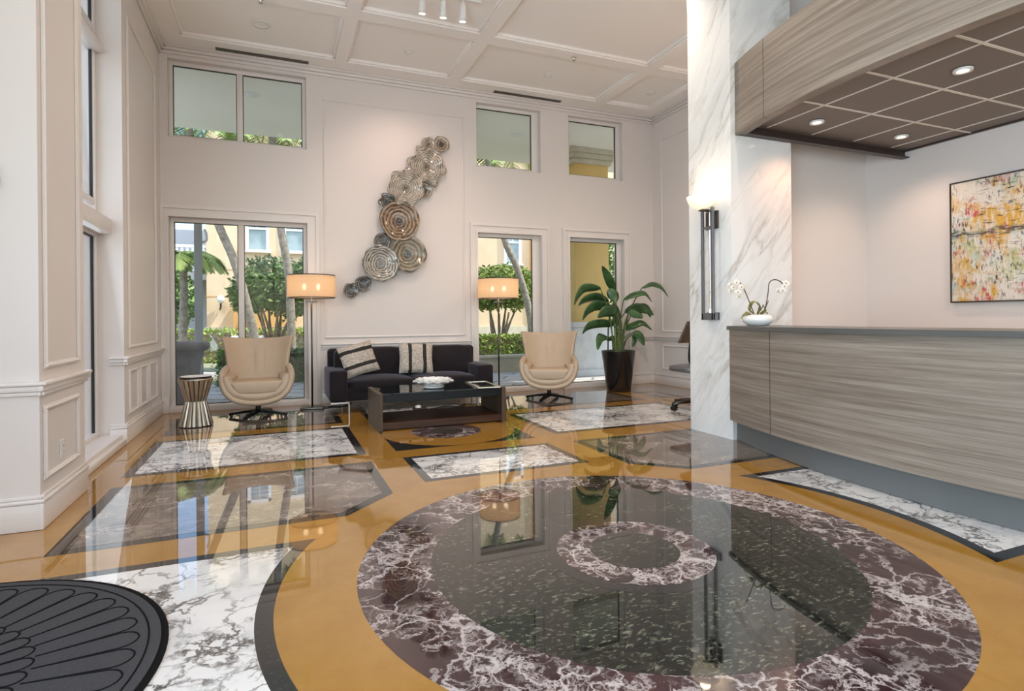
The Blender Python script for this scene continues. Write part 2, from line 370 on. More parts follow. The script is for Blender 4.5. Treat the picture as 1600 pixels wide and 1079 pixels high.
# ------------------------------------------------------------------ mesh helpers
class B:
    def __init__(s): s.v = []; s.f = []; s.m = []; s.mi = 0
    def add(s, vs, fs, mi=None):
        o = len(s.v); s.v += [tuple(p) for p in vs]; s.f += [tuple(i + o for i in f) for f in fs]; s.m += [s.mi if mi is None else mi] * len(fs); return s
    def bm_add(s, bm, mat4=None, mi=None):
        bm.verts.index_update(); vs = [(mat4 @ v.co) if mat4 else v.co.copy() for v in bm.verts]
        s.add(vs, [[v.index for v in f.verts] for f in bm.faces], mi); bm.free(); return s
    def box(s, a, b, bev=0, seg=2, mi=None, rot=None, about=None):
        bm = bmesh.new(); bmesh.ops.create_cube(bm, size=1)
        c = [(a[i] + b[i]) / 2 for i in range(3)]; d = [abs(b[i] - a[i]) for i in range(3)]
        for v in bm.verts: v.co = Vector((v.co.x * d[0], v.co.y * d[1], v.co.z * d[2]))
        if bev > 0: bmesh.ops.bevel(bm, geom=bm.edges[:], offset=min(bev, min(d) * .49), segments=seg, affect='EDGES', profile=.5)
        t = Matrix.Translation(c)
        if rot is not None: t = t @ rot.to_4x4()
        return s.bm_add(bm, t, mi)
    def lathe(s, prof, n=32, c=(0, 0, 0), rad=None, closed=False, mi=None, zf=None):
        vs = []; fs = []
        for j, (r, z) in enumerate(prof):
            for i in range(n):
                a = 2 * PI * i / n; rr = r * (rad(a, j) if rad else 1); zz = z + (zf(a, j) if zf else 0)
                vs.append((c[0] + rr * math.cos(a), c[1] + rr * math.sin(a), c[2] + zz))
        for j in range(len(prof) - 1):
            for i in range(n):
                k = (i + 1) % n; fs.append((j * n + i, j * n + k, (j + 1) * n + k, (j + 1) * n + i))
        if not closed:
            if prof[0][0] > 1e-5: fs.append(tuple(range(n))[::-1])
            if prof[-1][0] > 1e-5: fs.append(tuple((len(prof) - 1) * n + i for i in range(n)))
        return s.add(vs, fs, mi)
    def tube(s, pts, r, n=8, cap=True, mi=None):
        pts = [Vector(p) for p in pts]; rs = r if isinstance(r, (list, tuple)) else [r] * len(pts)
        vs = []; fs = []; prev = None
        for i, p in enumerate(pts):
            t = (pts[min(i + 1, len(pts) - 1)] - pts[max(i - 1, 0)]).normalized()
            if prev is None:
                u = t.orthogonal().normalized()
            else:
                u = (prev - t * prev.dot(t)); u = u.normalized() if u.length > 1e-6 else t.orthogonal().normalized()
            prev = u; w = t.cross(u)
            for k in range(n):
                a = 2 * PI * k / n; vs.append(p + (u * math.cos(a) + w * math.sin(a)) * rs[i])
        for i in range(len(pts) - 1):
            for k in range(n):
                q = (k + 1) % n; fs.append((i * n + k, i * n + q, (i + 1) * n + q, (i + 1) * n + k))
        if cap:
            fs.append(tuple(range(n))[::-1]); fs.append(tuple((len(pts) - 1) * n + k for k in range(n)))
        return s.add(vs, fs, mi)
    def grid(s, fn, nu, nv, mi=None):
        vs = [fn(i / nu, j / nv) for j in range(nv + 1) for i in range(nu + 1)]
        fs = [(j * (nu + 1) + i, j * (nu + 1) + i + 1, (j + 1) * (nu + 1) + i + 1, (j + 1) * (nu + 1) + i) for j in range(nv) for i in range(nu)]
        return s.add(vs, fs, mi)
    def prism(s, poly, z0, z1, mi=None):
        n = len(poly); vs = [(x, y, z0) for x, y in poly] + [(x, y, z1) for x, y in poly]
        fs = [tuple(range(n))[::-1], tuple(range(n, 2 * n))] + [(i, (i + 1) % n, n + (i + 1) % n, n + i) for i in range(n)]
        return s.add(vs, fs, mi)
    def build(s, name, mats, parent=None, smooth=False, solid=0, sub=0, loc=None, off=-1, autosm=None):
        me = bpy.data.meshes.new(name); me.from_pydata(s.v, [], s.f); me.update()
        if not isinstance(mats, (list, tuple)): mats = [mats]
        for m in mats: me.materials.append(M[m] if isinstance(m, str) else m)
        for i, p in enumerate(me.polygons): p.material_index = s.m[i]
        bm = bmesh.new(); bm.from_mesh(me); bmesh.ops.recalc_face_normals(bm, faces=bm.faces[:])
        if autosm is not None:
            for f in bm.faces: f.smooth = True
            for e in bm.edges:
                if len(e.link_faces) == 2 and e.calc_face_angle(0) > R(autosm): e.smooth = False
        elif smooth:
            for f in bm.faces: f.smooth = True
        bm.to_mesh(me); bm.free()
        o = bpy.data.objects.new(name, me); COL.objects.link(o)
        if parent is not None: o.parent = parent
        if loc: o.location = loc
        if solid:
            md = o.modifiers.new('solid', 'SOLIDIFY'); md.thickness = solid; md.offset = off
        if sub:
            md = o.modifiers.new('sub', 'SUBSURF'); md.levels = sub; md.render_levels = sub
        return o
def tag(o, label, cat, group=None, kind=None):
    if label: o['label'] = label
    if cat: o['category'] = cat
    if group: o['group'] = group
    if kind: o['kind'] = kind
    return o
def thing(name, label, cat, loc=(0, 0, 0), rz=0, group=None):
    o = bpy.data.objects.new(name, None); COL.objects.link(o); o.location = loc; o.rotation_euler = (0, 0, rz); o.empty_display_size = .1
    return tag(o, label, cat, group)
def struct(o, label=None, cat=None):
    return tag(o, label, cat, kind='structure')
def kids(o): return [c for c in bpy.data.objects if c.parent == o]
def copy_tree(o, parent=None):
    c = o.copy(); COL.objects.link(c)
    if parent is not None: c.parent = parent
    for ch in kids(o): copy_tree(ch, c)
    return c
def smooth_path(pts, n=6):
    P = [Vector(p) for p in pts]; P = [P[0] * 2 - P[1]] + P + [P[-1] * 2 - P[-2]]; out = []
    for i in range(1, len(P) - 2):
        for k in range(n):
            t = k / n; a, b_, c_, d_ = P[i - 1:i + 3]
            out.append(.5 * ((2 * b_) + (c_ - a) * t + (2 * a - 5 * b_ + 4 * c_ - d_) * t * t + (3 * b_ - a - 3 * c_ + d_) * t ** 3))
    out.append(P[-2]); return out

# ================================================================== SETTING
# ---- floor with inlaid marble panels (one object)
FL = B()
YEL, WHT, BRN, RED, GRN, BOR = range(6)
def flat(poly, z, mi): FL.add([(x, y, z) for x, y in poly], [tuple(range(len(poly)))], mi)
FL.box((-4, -4, -.12), (9, 8.62, 0), mi=YEL)
CX, CY = 1.70, 2.48
def disc(cx, cy, r, z, mi, n=96): flat([(cx + r * math.cos(2 * PI * i / n), cy + r * math.sin(2 * PI * i / n)) for i in range(n)], z, mi)
def rect(x0, x1, y0, y1): return [(x0, y0), (x1, y0), (x1, y1), (x0, y1)]
def panel(x0, x1, y0, y1, mi, b_=.075):
    flat(rect(x0, x1, y0, y1), .0006, BOR); flat(rect(x0 + b_, x1 - b_, y0 + b_, y1 - b_), .0012, mi)
def mir(poly, mx=False, my=False):
    p = [((2 * CX - x) if mx else x, (2 * CY - y) if my else y) for x, y in poly]
    return p[::-1] if mx != my else p
def cham(i):                                                   # panel with the corner cut towards the medallion
    k = i * .06
    return [(-1.11 + i, 3.612 + i), (.394 - k, 3.612 + i), (.737 - i, 3.955 + k), (.737 - i, 4.908 - i), (-1.11 + i, 4.908 - i)]
def cham2(i): return [(-1.11 + i, 3.612 + i), (.394 - i * .41, 3.612 + i), (.737 - i, 3.955 + i * .41), (.737 - i, 4.908 - i), (-1.11 + i, 4.908 - i)]
def arcp(i):                                                   # panel hollowed by the yellow ring
    r = 1.72 + i; y1 = 3.31 - i; y0 = 2 * CY - y1; a = math.asin((y1 - CY) / r)
    pts = [(CX - r * math.cos(a - 2 * a * k / 24), CY + r * math.sin(a - 2 * a * k / 24)) for k in range(25)]
    return [(-1.11 + i, y0), *pts[::-1], (-1.11 + i, y1)]
for mx in (False, True):
    flat(mir(arcp(0), mx), .0006, BOR); flat(mir(arcp(.07), mx), .0012, WHT)
    for my in (False, True):
        flat(mir(cham2(0), mx, my), .0006, BOR); flat(mir(cham2(.072), mx, my), .0012, BRN)
panel(-1.115, .738, 5.20, 6.61, WHT); panel(2.665, 4.95, 5.29, 6.62, WHT)
panel(-1.12, .715, 6.89, 8.36, BRN); panel(2.68, 4.95, 6.92, 8.36, BRN)
panel(5.26, 6.25, 6.95, 8.40, BRN); panel(5.26, 6.25, 5.29, 6.62, WHT)
panel(1.005, 2.395, 4.13, 4.93, WHT, .065); panel(1.005, 2.395, .03, .83, WHT, .065)
panel(1.0, 2.4, 6.89, 8.36, WHT)
flat(rect(1.0, 2.4, 5.20, 6.60), .0006, BOR); disc(1.70, 5.90, .70, .0012, YEL); disc(1.68, 5.92, .37, .0018, RED); disc(1.68, 5.92, .18, .0024, GRN)
disc(CX, CY, 1.383, .0006, RED); disc(CX, CY, 1.04, .0012, GRN); disc(CX, CY, .47, .0018, BOR); disc(CX, CY, .40, .0024, RED); disc(CX, CY, .228, .003, GRN)
struct(FL.build('floor', ['yellow', 'white_marble', 'brown_marble', 'red_marble', 'green_granite', 'border']))

# ---- walls made of cells around openings
def cells(b, us, zs, holes, t0, t1, axis):
    solid = {}
    for i in range(len(us) - 1):
        for j in range(len(zs) - 1):
            uc = (us[i] + us[i + 1]) / 2; zc = (zs[j] + zs[j + 1]) / 2
            solid[i, j] = not any(h[0] < uc < h[1] and h[2] < zc < h[3] for h in holes)
    def P(u, t, z): return (u, t, z) if axis == 'x' else (t, u, z)
    for (i, j), s in solid.items():
        if not s: continue
        u0, u1, z0, z1 = us[i], us[i + 1], zs[j], zs[j + 1]
        b.add([P(u0, t0, z0), P(u1, t0, z0), P(u1, t0, z1), P(u0, t0, z1)], [(0, 1, 2, 3)])
        b.add([P(u0, t1, z0), P(u1, t1, z0), P(u1, t1, z1), P(u0, t1, z1)], [(3, 2, 1, 0)])
        for di, dj, q in ((-1, 0, (u0, z0, u0, z1)), (1, 0, (u1, z0, u1, z1)), (0, -1, (u0, z0, u1, z0)), (0, 1, (u0, z1, u1, z1))):
            if not solid.get((i + di, j + dj), False):
                b.add([P(q[0], t0, q[1]), P(q[2], t0, q[3]), P(q[2], t1, q[3]), P(q[0], t1, q[1])], [(0, 1, 2, 3)])
HT = 5.1
OPEN = [(-1.29, .42), (2.976, 4.106), (4.63, 5.72)]
zl, zu = (.03, 2.575), (3.625, 4.655)
b = B(); us = [-3.2, -1.29, .42, 2.976, 4.106, 4.63, 5.72, 6.75]; zs = [-.12, zl[0], zl[1], zu[0], zu[1], HT]
cells(b, us, zs, [(*o, *zl) for o in OPEN] + [(*o, *zu) for o in OPEN], 8.6, 8.9, 'x')
struct(b.build('wall_back', 'wall_paint'))

# windows in the back wall: frame, panes
def bay(n, x0, x1, z0, z1, mull, fr, frr=None):
    e = struct(thing('window_%d' % n, None, None, ((x0 + x1) / 2, 8.72, z0)))
    ox, oz = (x0 + x1) / 2, z0
    frr = frr or fr
    f = B()
    f.box((x0 - ox, -.035, 0), (x0 - ox + fr, .035, z1 - z0), .006); f.box((x1 - ox - frr, -.035, 0), (x1 - ox, .035, z1 - z0), .006)
    f.box((x0 - ox + fr, -.034, z1 - z0 - .055), (x1 - ox - frr, .034, z1 - z0), .006); f.box((x0 - ox + fr, -.034, 0), (x1 - ox - frr, .034, .05), .006)
    f.build('window_frame', 'frame_paint', e, autosm=30)
    bars = []
    if mull:
        g = B(); g.box((mull[0] - ox, -.034, .05), (mull[1] - ox, .034, z1 - z0 - .055), .008); g.build('mullion', 'frame_paint', e, autosm=30)
        bars = [(x0 + fr, mull[0]), (mull[1], x1 - frr)]
    else: bars = [(x0 + fr, x1 - frr)]
    for a, c_ in bars:
        p = B(); p.box((a - ox, -.004, .05), (c_ - ox, .004, z1 - z0 - .055)); p.build('pane', 'glass_pane', e)
        g = B()                                              # dark gasket round the pane
        w, h0, h1 = .009, .05, z1 - z0 - .055
        for q in ((a, h0, a + w, h1), (c_ - w, h0, c_, h1), (a, h1 - w, c_, h1), (a, h0, c_, h0 + w)):
            g.box((q[0] - ox, -.012, q[1]), (q[2] - ox, .012, q[3]))
        g.build('gasket', 'black_plastic', e)
bay(1, *OPEN[0], *zl, (-.475, -.40), .05)
bay(2, *OPEN[0], *zu, (-.475, -.40), .05)
bay(3, *OPEN[1], *zl, None, .03, .125); bay(4, *OPEN[1], *zu, None, .03, .125)
bay(5, *OPEN[2], *zl, None, .06, .085); bay(6, *OPEN[2], *zu, None, .06, .085)

# ---- left side: pier, tall window recess, far panelled wall, entrance wall
b = B(); b.box((-2.35, 4.11, -.12), (-1.274, 4.95, HT)); struct(b.build('wall_left_pier', 'wall_paint'))
b = B(); b.box((-1.95, 6.62, -.12), (-1.38, 8.62, HT)); struct(b.build('wall_left_far', 'wall_paint'))
b = B(); b.box((-1.72, 4.95, 4.75), (-1.40, 6.62, HT)); struct(b.build('wall_left_lintel', 'wall_paint'))
b = B(); cells(b, [-3.4, -2.9, .3, 1.2, 3.4, 4.2], [-.12, 0, 2.7, HT], [(1.2, 3.4, 0, 2.7), (-2.9, .3, 0, 2.7)], -2.35, -2.5, 'y'); struct(b.build('wall_left_entrance', 'wall_paint'))  # second opening added to hold the left fill lamp
e = struct(thing('window_7', None, None, (-1.62, 5.785, 0)))
f = B()
for y in (-.835, -.06, .775): f.box((-.03, y, .10), (.03, y + .06, 4.74), .006)
for z in (.08, 2.32, 2.02, 3.98, 4.68): f.box((-.029, -.775, z), (.029, .775, z + .06), .006)
f.build('window_frame', 'frame_paint', e, autosm=30)
for z0, z1 in ((.14, 2.02), (2.38, 3.98), (4.04, 4.68)):
    for y0, y1 in ((-.775, -.06), (0, .775)):
        p = B(); p.box((-.004, y0, z0), (.004, y1, z1)); p.build('pane', 'glass_pane', e)
        g = B(); g.box((-.012, y1 - .012, z0), (.012, y1, z1)); g.box((-.012, y0, z1 - .012), (.012, y1, z1)); g.build('gasket', 'black_plastic', e)
b = B(); b.box((-1.70, 4.95, 2.05), (-1.47, 6.62, 2.20), .012); b.box((-1.66, 4.95, 3.80), (-1.53, 6.62, 3.86), .01)
struct(b.build('trim_1', 'trim_paint', autosm=30))
b = B(); b.box((-1.70, 4.95, 0), (-1.395, 6.62, .10), .01); b.box((-1.45, 4.95, 0), (-1.36, 6.62, .06), .01); b.box((-1.72, 4.95, -.05), (-1.67, 6.62, .1)); struct(b.build('trim_2', 'trim_paint', autosm=30))
# side door glazing beside the door mat
e = struct(thing('door_1', None, None, (-2.42, 2.3, 0)))
f = B()
for y in (-1.1, -.03, 1.04): f.box((-.03, y, 0), (.03, y + .06, 2.7), .005)
for z in (0, 2.64): f.box((-.03, -1.1, z), (.03, 1.1, z + .06), .005)
f.build('door_frame', 'bronze_metal', e, autosm=30)
for y0, y1 in ((-1.04, -.03), (.03, 1.04)):
    p = B(); p.box((-.005, y0, .06), (.005, y1, 2.64)); p.build('pane', 'glass_pane', e)
for y in (-.12, .12):
    p = B(); p.tube([(.09, y, .9), (.09, y, 1.3)], .012); p.tube([(0.005, y, .95), (.09, y, .95)], .008); p.tube([(0.005, y, 1.25), (.09, y, 1.25)], .008); p.build('door_handle', 'chrome', e, smooth=True)

e = struct(thing('window_9', None, None, (-2.42, -1.3, 0)))  # unseen glazing added where the left fill lamp stands
f = B()
for y in (-1.6, -.03, 1.54): f.box((-.03, y, 0), (.03, y + .06, 2.7), .005)
f.build('window_frame', 'bronze_metal', e, autosm=30)
for y0, y1 in ((-1.54, -.03), (.03, 1.54)):
    p = B(); p.box((-.005, y0, .02), (.005, y1, 2.68)); p.build('pane', 'glass_pane', e)

# ---- right side: hall wall, reception niche, marble pier
b = B(); b.box((6.36, 4.85, -.12), (6.75, 8.62, HT)); struct(b.build('wall_right', 'wall_paint'))
b = B(); b.box((4.884, 4.717, -.12), (6.75, 4.85, HT)); struct(b.build('wall_niche', 'wall_paint'))
b = B(); b.box((6.594, -3.4, -.12), (6.75, 4.717, HT)); struct(b.build('wall_reception', 'wall_paint'))
b = B(); b.box((4.09, 4.29, -.12), (4.884, 4.90, HT)); struct(b.build('wall_marble_pier', 'column_marble'))
# ---- wall behind the viewer with a glazed entrance
b = B(); cells(b, [-2.5, -1.6, 6.0, 6.75], [-.12, 0, 4.5, HT], [(-1.6, 6.0, 0, 4.5)], -3.4, -3.6, 'x'); struct(b.build('wall_front', 'wall_paint'))
e = struct(thing('window_8', None, None, (2.2, -3.5, 0)))
f = B()
for k in range(6):
    x = -3.8 + k * 1.508; f.box((x, -.04, 0), (x + .06, .04, 4.5), .006)
for z in (0, 2.6, 4.44): f.box((-3.8, -.04, z), (3.8, .04, z + .06), .006)
f.build('window_frame', 'bronze_metal', e, autosm=30)
p = B(); p.box((-3.74, -.005, .06), (3.74, .005, 4.44)); p.build('pane', 'glass_pane', e)

# ---- ceiling: shallow coffers
CZ = 4.80
bx = [(-2.5, -1.085), (.785, .945), (2.415, 2.605), (4.965, 5.15), (6.02, 6.75)]
by = [(8.235, 8.62), (6.81, 7.02), (4.05, 4.26), (1.3, 1.5), (-1.4, -1.2), (-3.6, -3.3)]
b = B(); b.box((-2.5, -3.6, CZ + .06), (6.75, 8.62, HT + .02))
for x0, x1 in bx: b.box((x0, -3.6, CZ), (x1, 8.62, CZ + .065))
xs = [(bx[i][1], bx[i + 1][0]) for i in range(4)]
for y0, y1 in by:
    for x0, x1 in xs: b.box((x0 - .001, y0, CZ), (x1 + .001, y1, CZ + .065))
struct(b.build('ceiling', 'ceiling_paint'))
b = B()                                                       # thin bead inside each coffer
ys = [(by[i + 1][1], by[i][0]) for i in range(5)]
for x0, x1 in xs:
    for y0, y1 in ys:
        w = .028; z0, z1 = CZ + .018, CZ + .061
        b.box((x0, y0, z0), (x0 + w, y1, z1), .008); b.box((x1 - w, y0, z0), (x1, y1, z1), .008); b.box((x0, y0, z0), (x1, y0 + w, z1), .008); b.box((x0, y1 - w, z0), (x1, y1, z1), .008)
struct(b.build('trim_3', 'ceiling_paint', autosm=30))

# ---- mouldings
def bar_x(b, x0, x1, y, z0, z1, t): b.box((x0, y - t, z0), (x1, y, z1), min(.008, t * .4))
def bar_y(b, y0, y1, x, z0, z1, t): b.box((x, y0, z0), (x + t, y1, z1), min(.008, abs(t) * .4))
def frame_x(b, x0, x1, z0, z1, y, w=.035, t=.02):
    for k, (ww, tt) in enumerate(((w, t * .55), (w * .45, t))):
        o = (w - ww) / 2
        b.box((x0 + o, y - tt, z0 + o), (x1 - o, y, z0 + o + ww), .004, 1); b.box((x0 + o, y - tt, z1 - o - ww), (x1 - o, y, z1 - o), .004, 1)
        b.box((x0 + o, y - tt, z0 + o + ww), (x0 + o + ww, y, z1 - o - ww), .004, 1); b.box((x1 - o - ww, y - tt, z0 + o + ww), (x1 - o, y, z1 - o - ww), .004, 1)
def frame_y(b, y0, y1, z0, z1, x, w=.035, t=.02):
    for ww, tt in ((w, t * .55), (w * .45, t)):
        o = (w - ww) / 2
        b.box((x, y0 + o, z0 + o), (x + tt, y1 - o, z0 + o + ww), .004, 1); b.box((x, y0 + o, z1 - o - ww), (x + tt, y1 - o, z1 - o), .004, 1)
        b.box((x, y0 + o, z0 + o + ww), (x + tt, y0 + o + ww, z1 - o - ww), .004, 1); b.box((x, y1 - o - ww, z0 + o + ww), (x + tt, y1 - o, z1 - o - ww), .004, 1)
def base_x(b, x0, x1, y): bar_x(b, x0, x1, y, 0, .155, .022); bar_x(b, x0, x1, y, .155, .178, .028); bar_x(b, x0, x1, y, .178, .20, .014)
def base_y(b, y0, y1, x, s=1): bar_y(b, y0, y1, x, 0, .155, .022 * s); bar_y(b, y0, y1, x, .155, .178, .028 * s); bar_y(b, y0, y1, x, .178, .20, .014 * s)
def rail_x(b, x0, x1, y): bar_x(b, x0, x1, y, .775, .80, .018); bar_x(b, x0, x1, y, .80, .835, .03); bar_x(b, x0, x1, y, .835, .858, .045)
def rail_y(b, y0, y1, x, s=1): bar_y(b, y0, y1, x, .775, .80, .018 * s); bar_y(b, y0, y1, x, .80, .835, .03 * s); bar_y(b, y0, y1, x, .835, .858, .045 * s)
b = B(); base_x(b, .60, 2.84, 8.6); base_x(b, 4.24, 4.49, 8.6); base_x(b, 5.86, 6.36, 8.6); struct(b.build('baseboard_back', 'trim_paint', autosm=30))
b = B(); base_x(b, -2.35, -1.25, 4.11); base_y(b, 4.085, 4.95, -1.274); base_x(b, -1.50, -1.355, 6.62); base_y(b, 6.60, 8.6, -1.38); struct(b.build('baseboard_left', 'trim_paint', autosm=30))
b = B(); base_y(b, 4.85, 8.6, 6.36, -1); struct(b.build('baseboard_right', 'trim_paint', autosm=30))
b = B(); rail_x(b, .60, 2.84, 8.6); rail_x(b, 4.24, 4.49, 8.6); rail_x(b, 5.86, 6.36, 8.6); frame_x(b, .643, 2.763, .93, 4.39, 8.6)
frame_x(b, .66, 2.74, .28, .70, 8.6); struct(b.build('trim_4', 'trim_paint', autosm=30))
b = B(); rail_x(b, -2.35, -1.245, 4.11); rail_y(b, 4.07, 4.97, -1.274); rail_x(b, -1.50, -1.345, 6.62); rail_y(b, 6.58, 8.6, -1.38)
frame_y(b, 4.155, 4.79, .27, .71, -1.274); frame_y(b, 4.17, 4.815, .925, 4.45, -1.274)
for y0, y1 in ((6.775, 7.185), (7.27, 7.66), (7.75, 8.22)): frame_y(b, y0, y1, .265, .72, -1.38)
frame_y(b, 6.79, 8.22, .93, 4.30, -1.38); struct(b.build('trim_5', 'trim_paint', autosm=30))
b = B(); rail_y(b, 4.85, 8.6, 6.36, -1); frame_y(b, 6.9, 8.35, .93, 4.35, 6.36, t=-.02); frame_y(b, 5.2, 6.7, .93, 4.35, 6.36, t=-.02); frame_y(b, 6.9, 8.35, .27, .71, 6.36, t=-.02); struct(b.build('trim_6', 'trim_paint', autosm=30))
b = B()                                                       # window casings down to the floor
def casing(x0, x1, lo, ro):
    for w0, w1, t in ((0, .25, .034), (.25, .72, .018), (.72, 1, .042)):
        zb, zt = 2.575 + .15 * w0, 2.575 + .15 * w1
        for xi, xo in ((x0 - lo * w0, x0 - lo * w1), (x1 + ro * w0, x1 + ro * w1)):
            b.add([(xi, 8.6, 0), (xo, 8.6, 0), (xo, 8.6, zt), (xi, 8.6, zb), (xi, 8.6 - t, 0), (xo, 8.6 - t, 0), (xo, 8.6 - t, zt), (xi, 8.6 - t, zb)], [(4, 5, 6, 7), (0, 4, 7, 3), (1, 2, 6, 5), (0, 1, 5, 4)])
        a0, a1, c0, c1 = x0 - lo * w0, x1 + ro * w0, x0 - lo * w1, x1 + ro * w1
        b.add([(a0, 8.6, zb), (a1, 8.6, zb), (c1, 8.6, zt), (c0, 8.6, zt), (a0, 8.6 - t, zb), (a1, 8.6 - t, zb), (c1, 8.6 - t, zt), (c0, 8.6 - t, zt)], [(4, 5, 6, 7), (0, 1, 5, 4), (3, 7, 6, 2)])
casing(-1.29, .42, .088, .16); casing(2.976, 4.106, .125, .13); casing(4.63, 5.72, .135, .14)
b.box((-1.375, 8.54, 0), (-1.29, 8.6, .22), .01)
for x0, x1 in OPEN: b.box((x0, 8.56, 0), (x1, 8.74, .075), .006)
struct(b.build('trim_7', 'trim_paint', autosm=30))
b = B()                                                       # crown moulding
for z0, z1, t in ((4.70, 4.74, .03), (4.74, 4.78, .06), (4.78, 4.80, .09)):
    bar_x(b, -1.38, 6.36, 8.6, z0, z1, t); bar_y(b, 6.62, 8.6, -1.38, z0, z1, t); bar_y(b, 4.85, 8.6, 6.36, z0, z1, -t); bar_y(b, 4.11, 4.95, -1.274, z0, z1, t)
struct(b.build('trim_8', 'trim_paint', autosm=30))

# ================================================================== CEILING FITTINGS
def downlight(loc, label, lit, r=.075, name='recessed_downlight', power=0, cone=100, group=None, col=(1, .80, .58)):
    e = thing(name, label, 'ceiling light', loc, 0, group)
    b = B(); b.lathe([(r * .62, .02), (r * .66, -.004), (r, -.008), (r * 1.03, -.001), (r * 1.03, .01)], 28, closed=True); b.build('trim_ring', 'white_plastic', e, smooth=True)
    b = B(); b.lathe([(r * .64, .004), (r * .3, .012), (0.0001, .014)], 24, closed=True); b.build('lens', 'lamp_lens' if lit else 'white_plastic', e, smooth=True)
    if power: light('downlight_beam', 'SPOT', (0, 0, -.03), power, col, (0, 0, 0), e, spot_size=R(cone), spot_blend=.8, shadow_soft_size=.05)
    return e
CP = CZ + .06
downlight((-.14, 7.68, CP), 'large unlit recessed ceiling light near the left twin window', False, .10)
downlight((1.71, 7.72, CP), 'glowing recessed ceiling light above the glass wall plates', True, .075, power=34, cone=125, col=(1, .72, .60))
downlight((3.82, 7.72, CP), 'unlit recessed ceiling light above the middle window', False)
downlight((5.69, 7.72, CP), 'unlit recessed ceiling light near the far right room corner', False)
for i, (x, y, pw) in enumerate(((.1, 5.4, 62), (1.71, 5.3, 75), (3.75, 5.3, 110), (5.55, 5.5, 150), (.0, 2.9, 14), (1.71, 2.9, 70), (3.5, 2.9, 70), (0, 0, 12), (1.71, 0, 70))):  # unseen downlights added to light the hall
    downlight((x, y, CP), 'added recessed downlight in the hall ceiling, out of view above the picture', True, .075, power=pw, cone=150, group='added ceiling downlights above the view', col=(1, .82, .66))
def vent(x0, x1, y, label):
    e = thing('ceiling_vent', label, 'air vent', ((x0 + x1) / 2, y, CZ)); h = (x1 - x0) / 2
    b = B(); b.box((-h, -.04, -.008), (h, -.03, .0), .002); b.box((-h, .03, -.008), (h, .04, 0), .002); b.box((-h, -.03, -.008), (-h + .012, .03, 0), .002); b.box((h - .012, -.03, -.008), (h, .03, 0), .002); b.build('frame', 'vent_dark', e)
    b = B()
    for k in range(3): b.box((-h + .012, -.022 + k * .018, -.007), (h - .012, -.014 + k * .018, -.001), rot=Matrix.Rotation(.5, 3, 'X'))
    b.build('slats', 'vent_dark', e)
vent(-.71, .45, 8.44, 'long dark slot vent in the ceiling above the left twin window')
vent(3.22, 4.41, 8.44, 'long dark slot vent in the ceiling above the middle window')
def sprinkler(x, y, label):
    e = thing('fire_sprinkler', label, 'sprinkler', (x, y, CZ))
    b = B(); b.lathe([(.035, 0), (.035, -.006), (.012, -.012), (.010, -.03), (.004, -.04)], 16); b.build('body', 'chrome', e, smooth=True)
    b = B(); b.lathe([(.022, -.048), (.022, -.052)], 12); b.tube([(.014, 0, -.03), (.012, 0, -.048)], .003, 6); b.tube([(-.014, 0, -.03), (-.012, 0, -.048)], .003, 6); b.build('deflector', 'chrome', e)
sprinkler(3.83, 6.93, 'small chrome sprinkler on the ceiling beam right of centre'); sprinkler(-.13, 6.95, 'small chrome sprinkler at the top left of the picture')
e = thing('track_light', 'white ceiling track light with three small spot heads', 'track light', (1.77, 6.2, CZ + .06))
b = B(); b.box((-.45, -.02, -.03), (.45, .02, 0), .004); b.build('track', 'white_plastic', e)
for x in (-.24, 0, .23):
    hb = B(); hb.tube([(x, 0, -.03), (x, 0, -.09)], .010, 8)
    d = Vector((.03, .25, -.9)).normalized(); p0 = Vector((x, 0, -.10)); hb.tube([p0 - d * .03, p0, p0 + d * .10, p0 + d * .16], [.02, .032, .036, .048], 14)
    h = hb.build('spot_head', 'white_plastic', e, smooth=True)
    lb = B(); q = p0 + d * .161; lb.tube([q, q + d * .002], .036, 14); lb.build('lens', 'lamp_lens', h)
sp = light('track_beam', 'SPOT', (0, 0, -.3), 70, (1, .70, .60), None, e, spot_size=R(75), spot_blend=.9, shadow_soft_size=.08)
sp.rotation_euler = (Vector((0, 2.4, -1.75))).to_track_quat('-Z', 'Y').to_euler()

# ================================================================== RECEPTION
RCX, RCY, RR = 9.69, 2.25, 6.0
def arcpts(r, y0, y1, n=24, cx=RCX, cy=RCY):
    return [(cx - math.sqrt(r * r - (y - cy) ** 2), y) for y in [y0 + (y1 - y0) * i / n for i in range(n + 1)]]
def arc_slab(b, r, th, y0, y1, z0, z1, n=24, cx=RCX, cy=RCY):
    o = arcpts(r, y0, y1, n, cx, cy); i_ = [(x + th, y) for x, y in o]; b.prism(o + i_[::-1], z0, z1)
e = thing('reception_counter', 'curved grey wood reception counter with a dark top', 'reception desk', (4.2, 2.25, 0))
L = lambda o: setattr(o, 'location', (-4.2, -2.25, 0))
for y0, y1 in ((3.618, 4.28), (.2, 3.606)):
    b = B(); arc_slab(b, RR, .03, y0, y1, .20, 1.07); L(b.build('front_panel', 'grey_laminate', e, autosm=30))
b = B(); arc_slab(b, RR - .012, .05, .22, 4.27, .202, 1.07); L(b.build('carcass', 'seam', e, autosm=30))
b = B(); arc_slab(b, RR - .075, .05, .22, 4.27, 0.004, .205); L(b.build('toe_kick', 'toe_kick', e, autosm=30))
b = B(); arc_slab(b, RR + .03, .66, .18, 4.285, 1.07, 1.107, 36); L(b.build('countertop', 'dark_top', e, autosm=30))
b = B(); b.box((4.28, .2, .02), (4.31, 4.05, 1.07)); L(b.build('back_panel', 'grey_laminate', e))
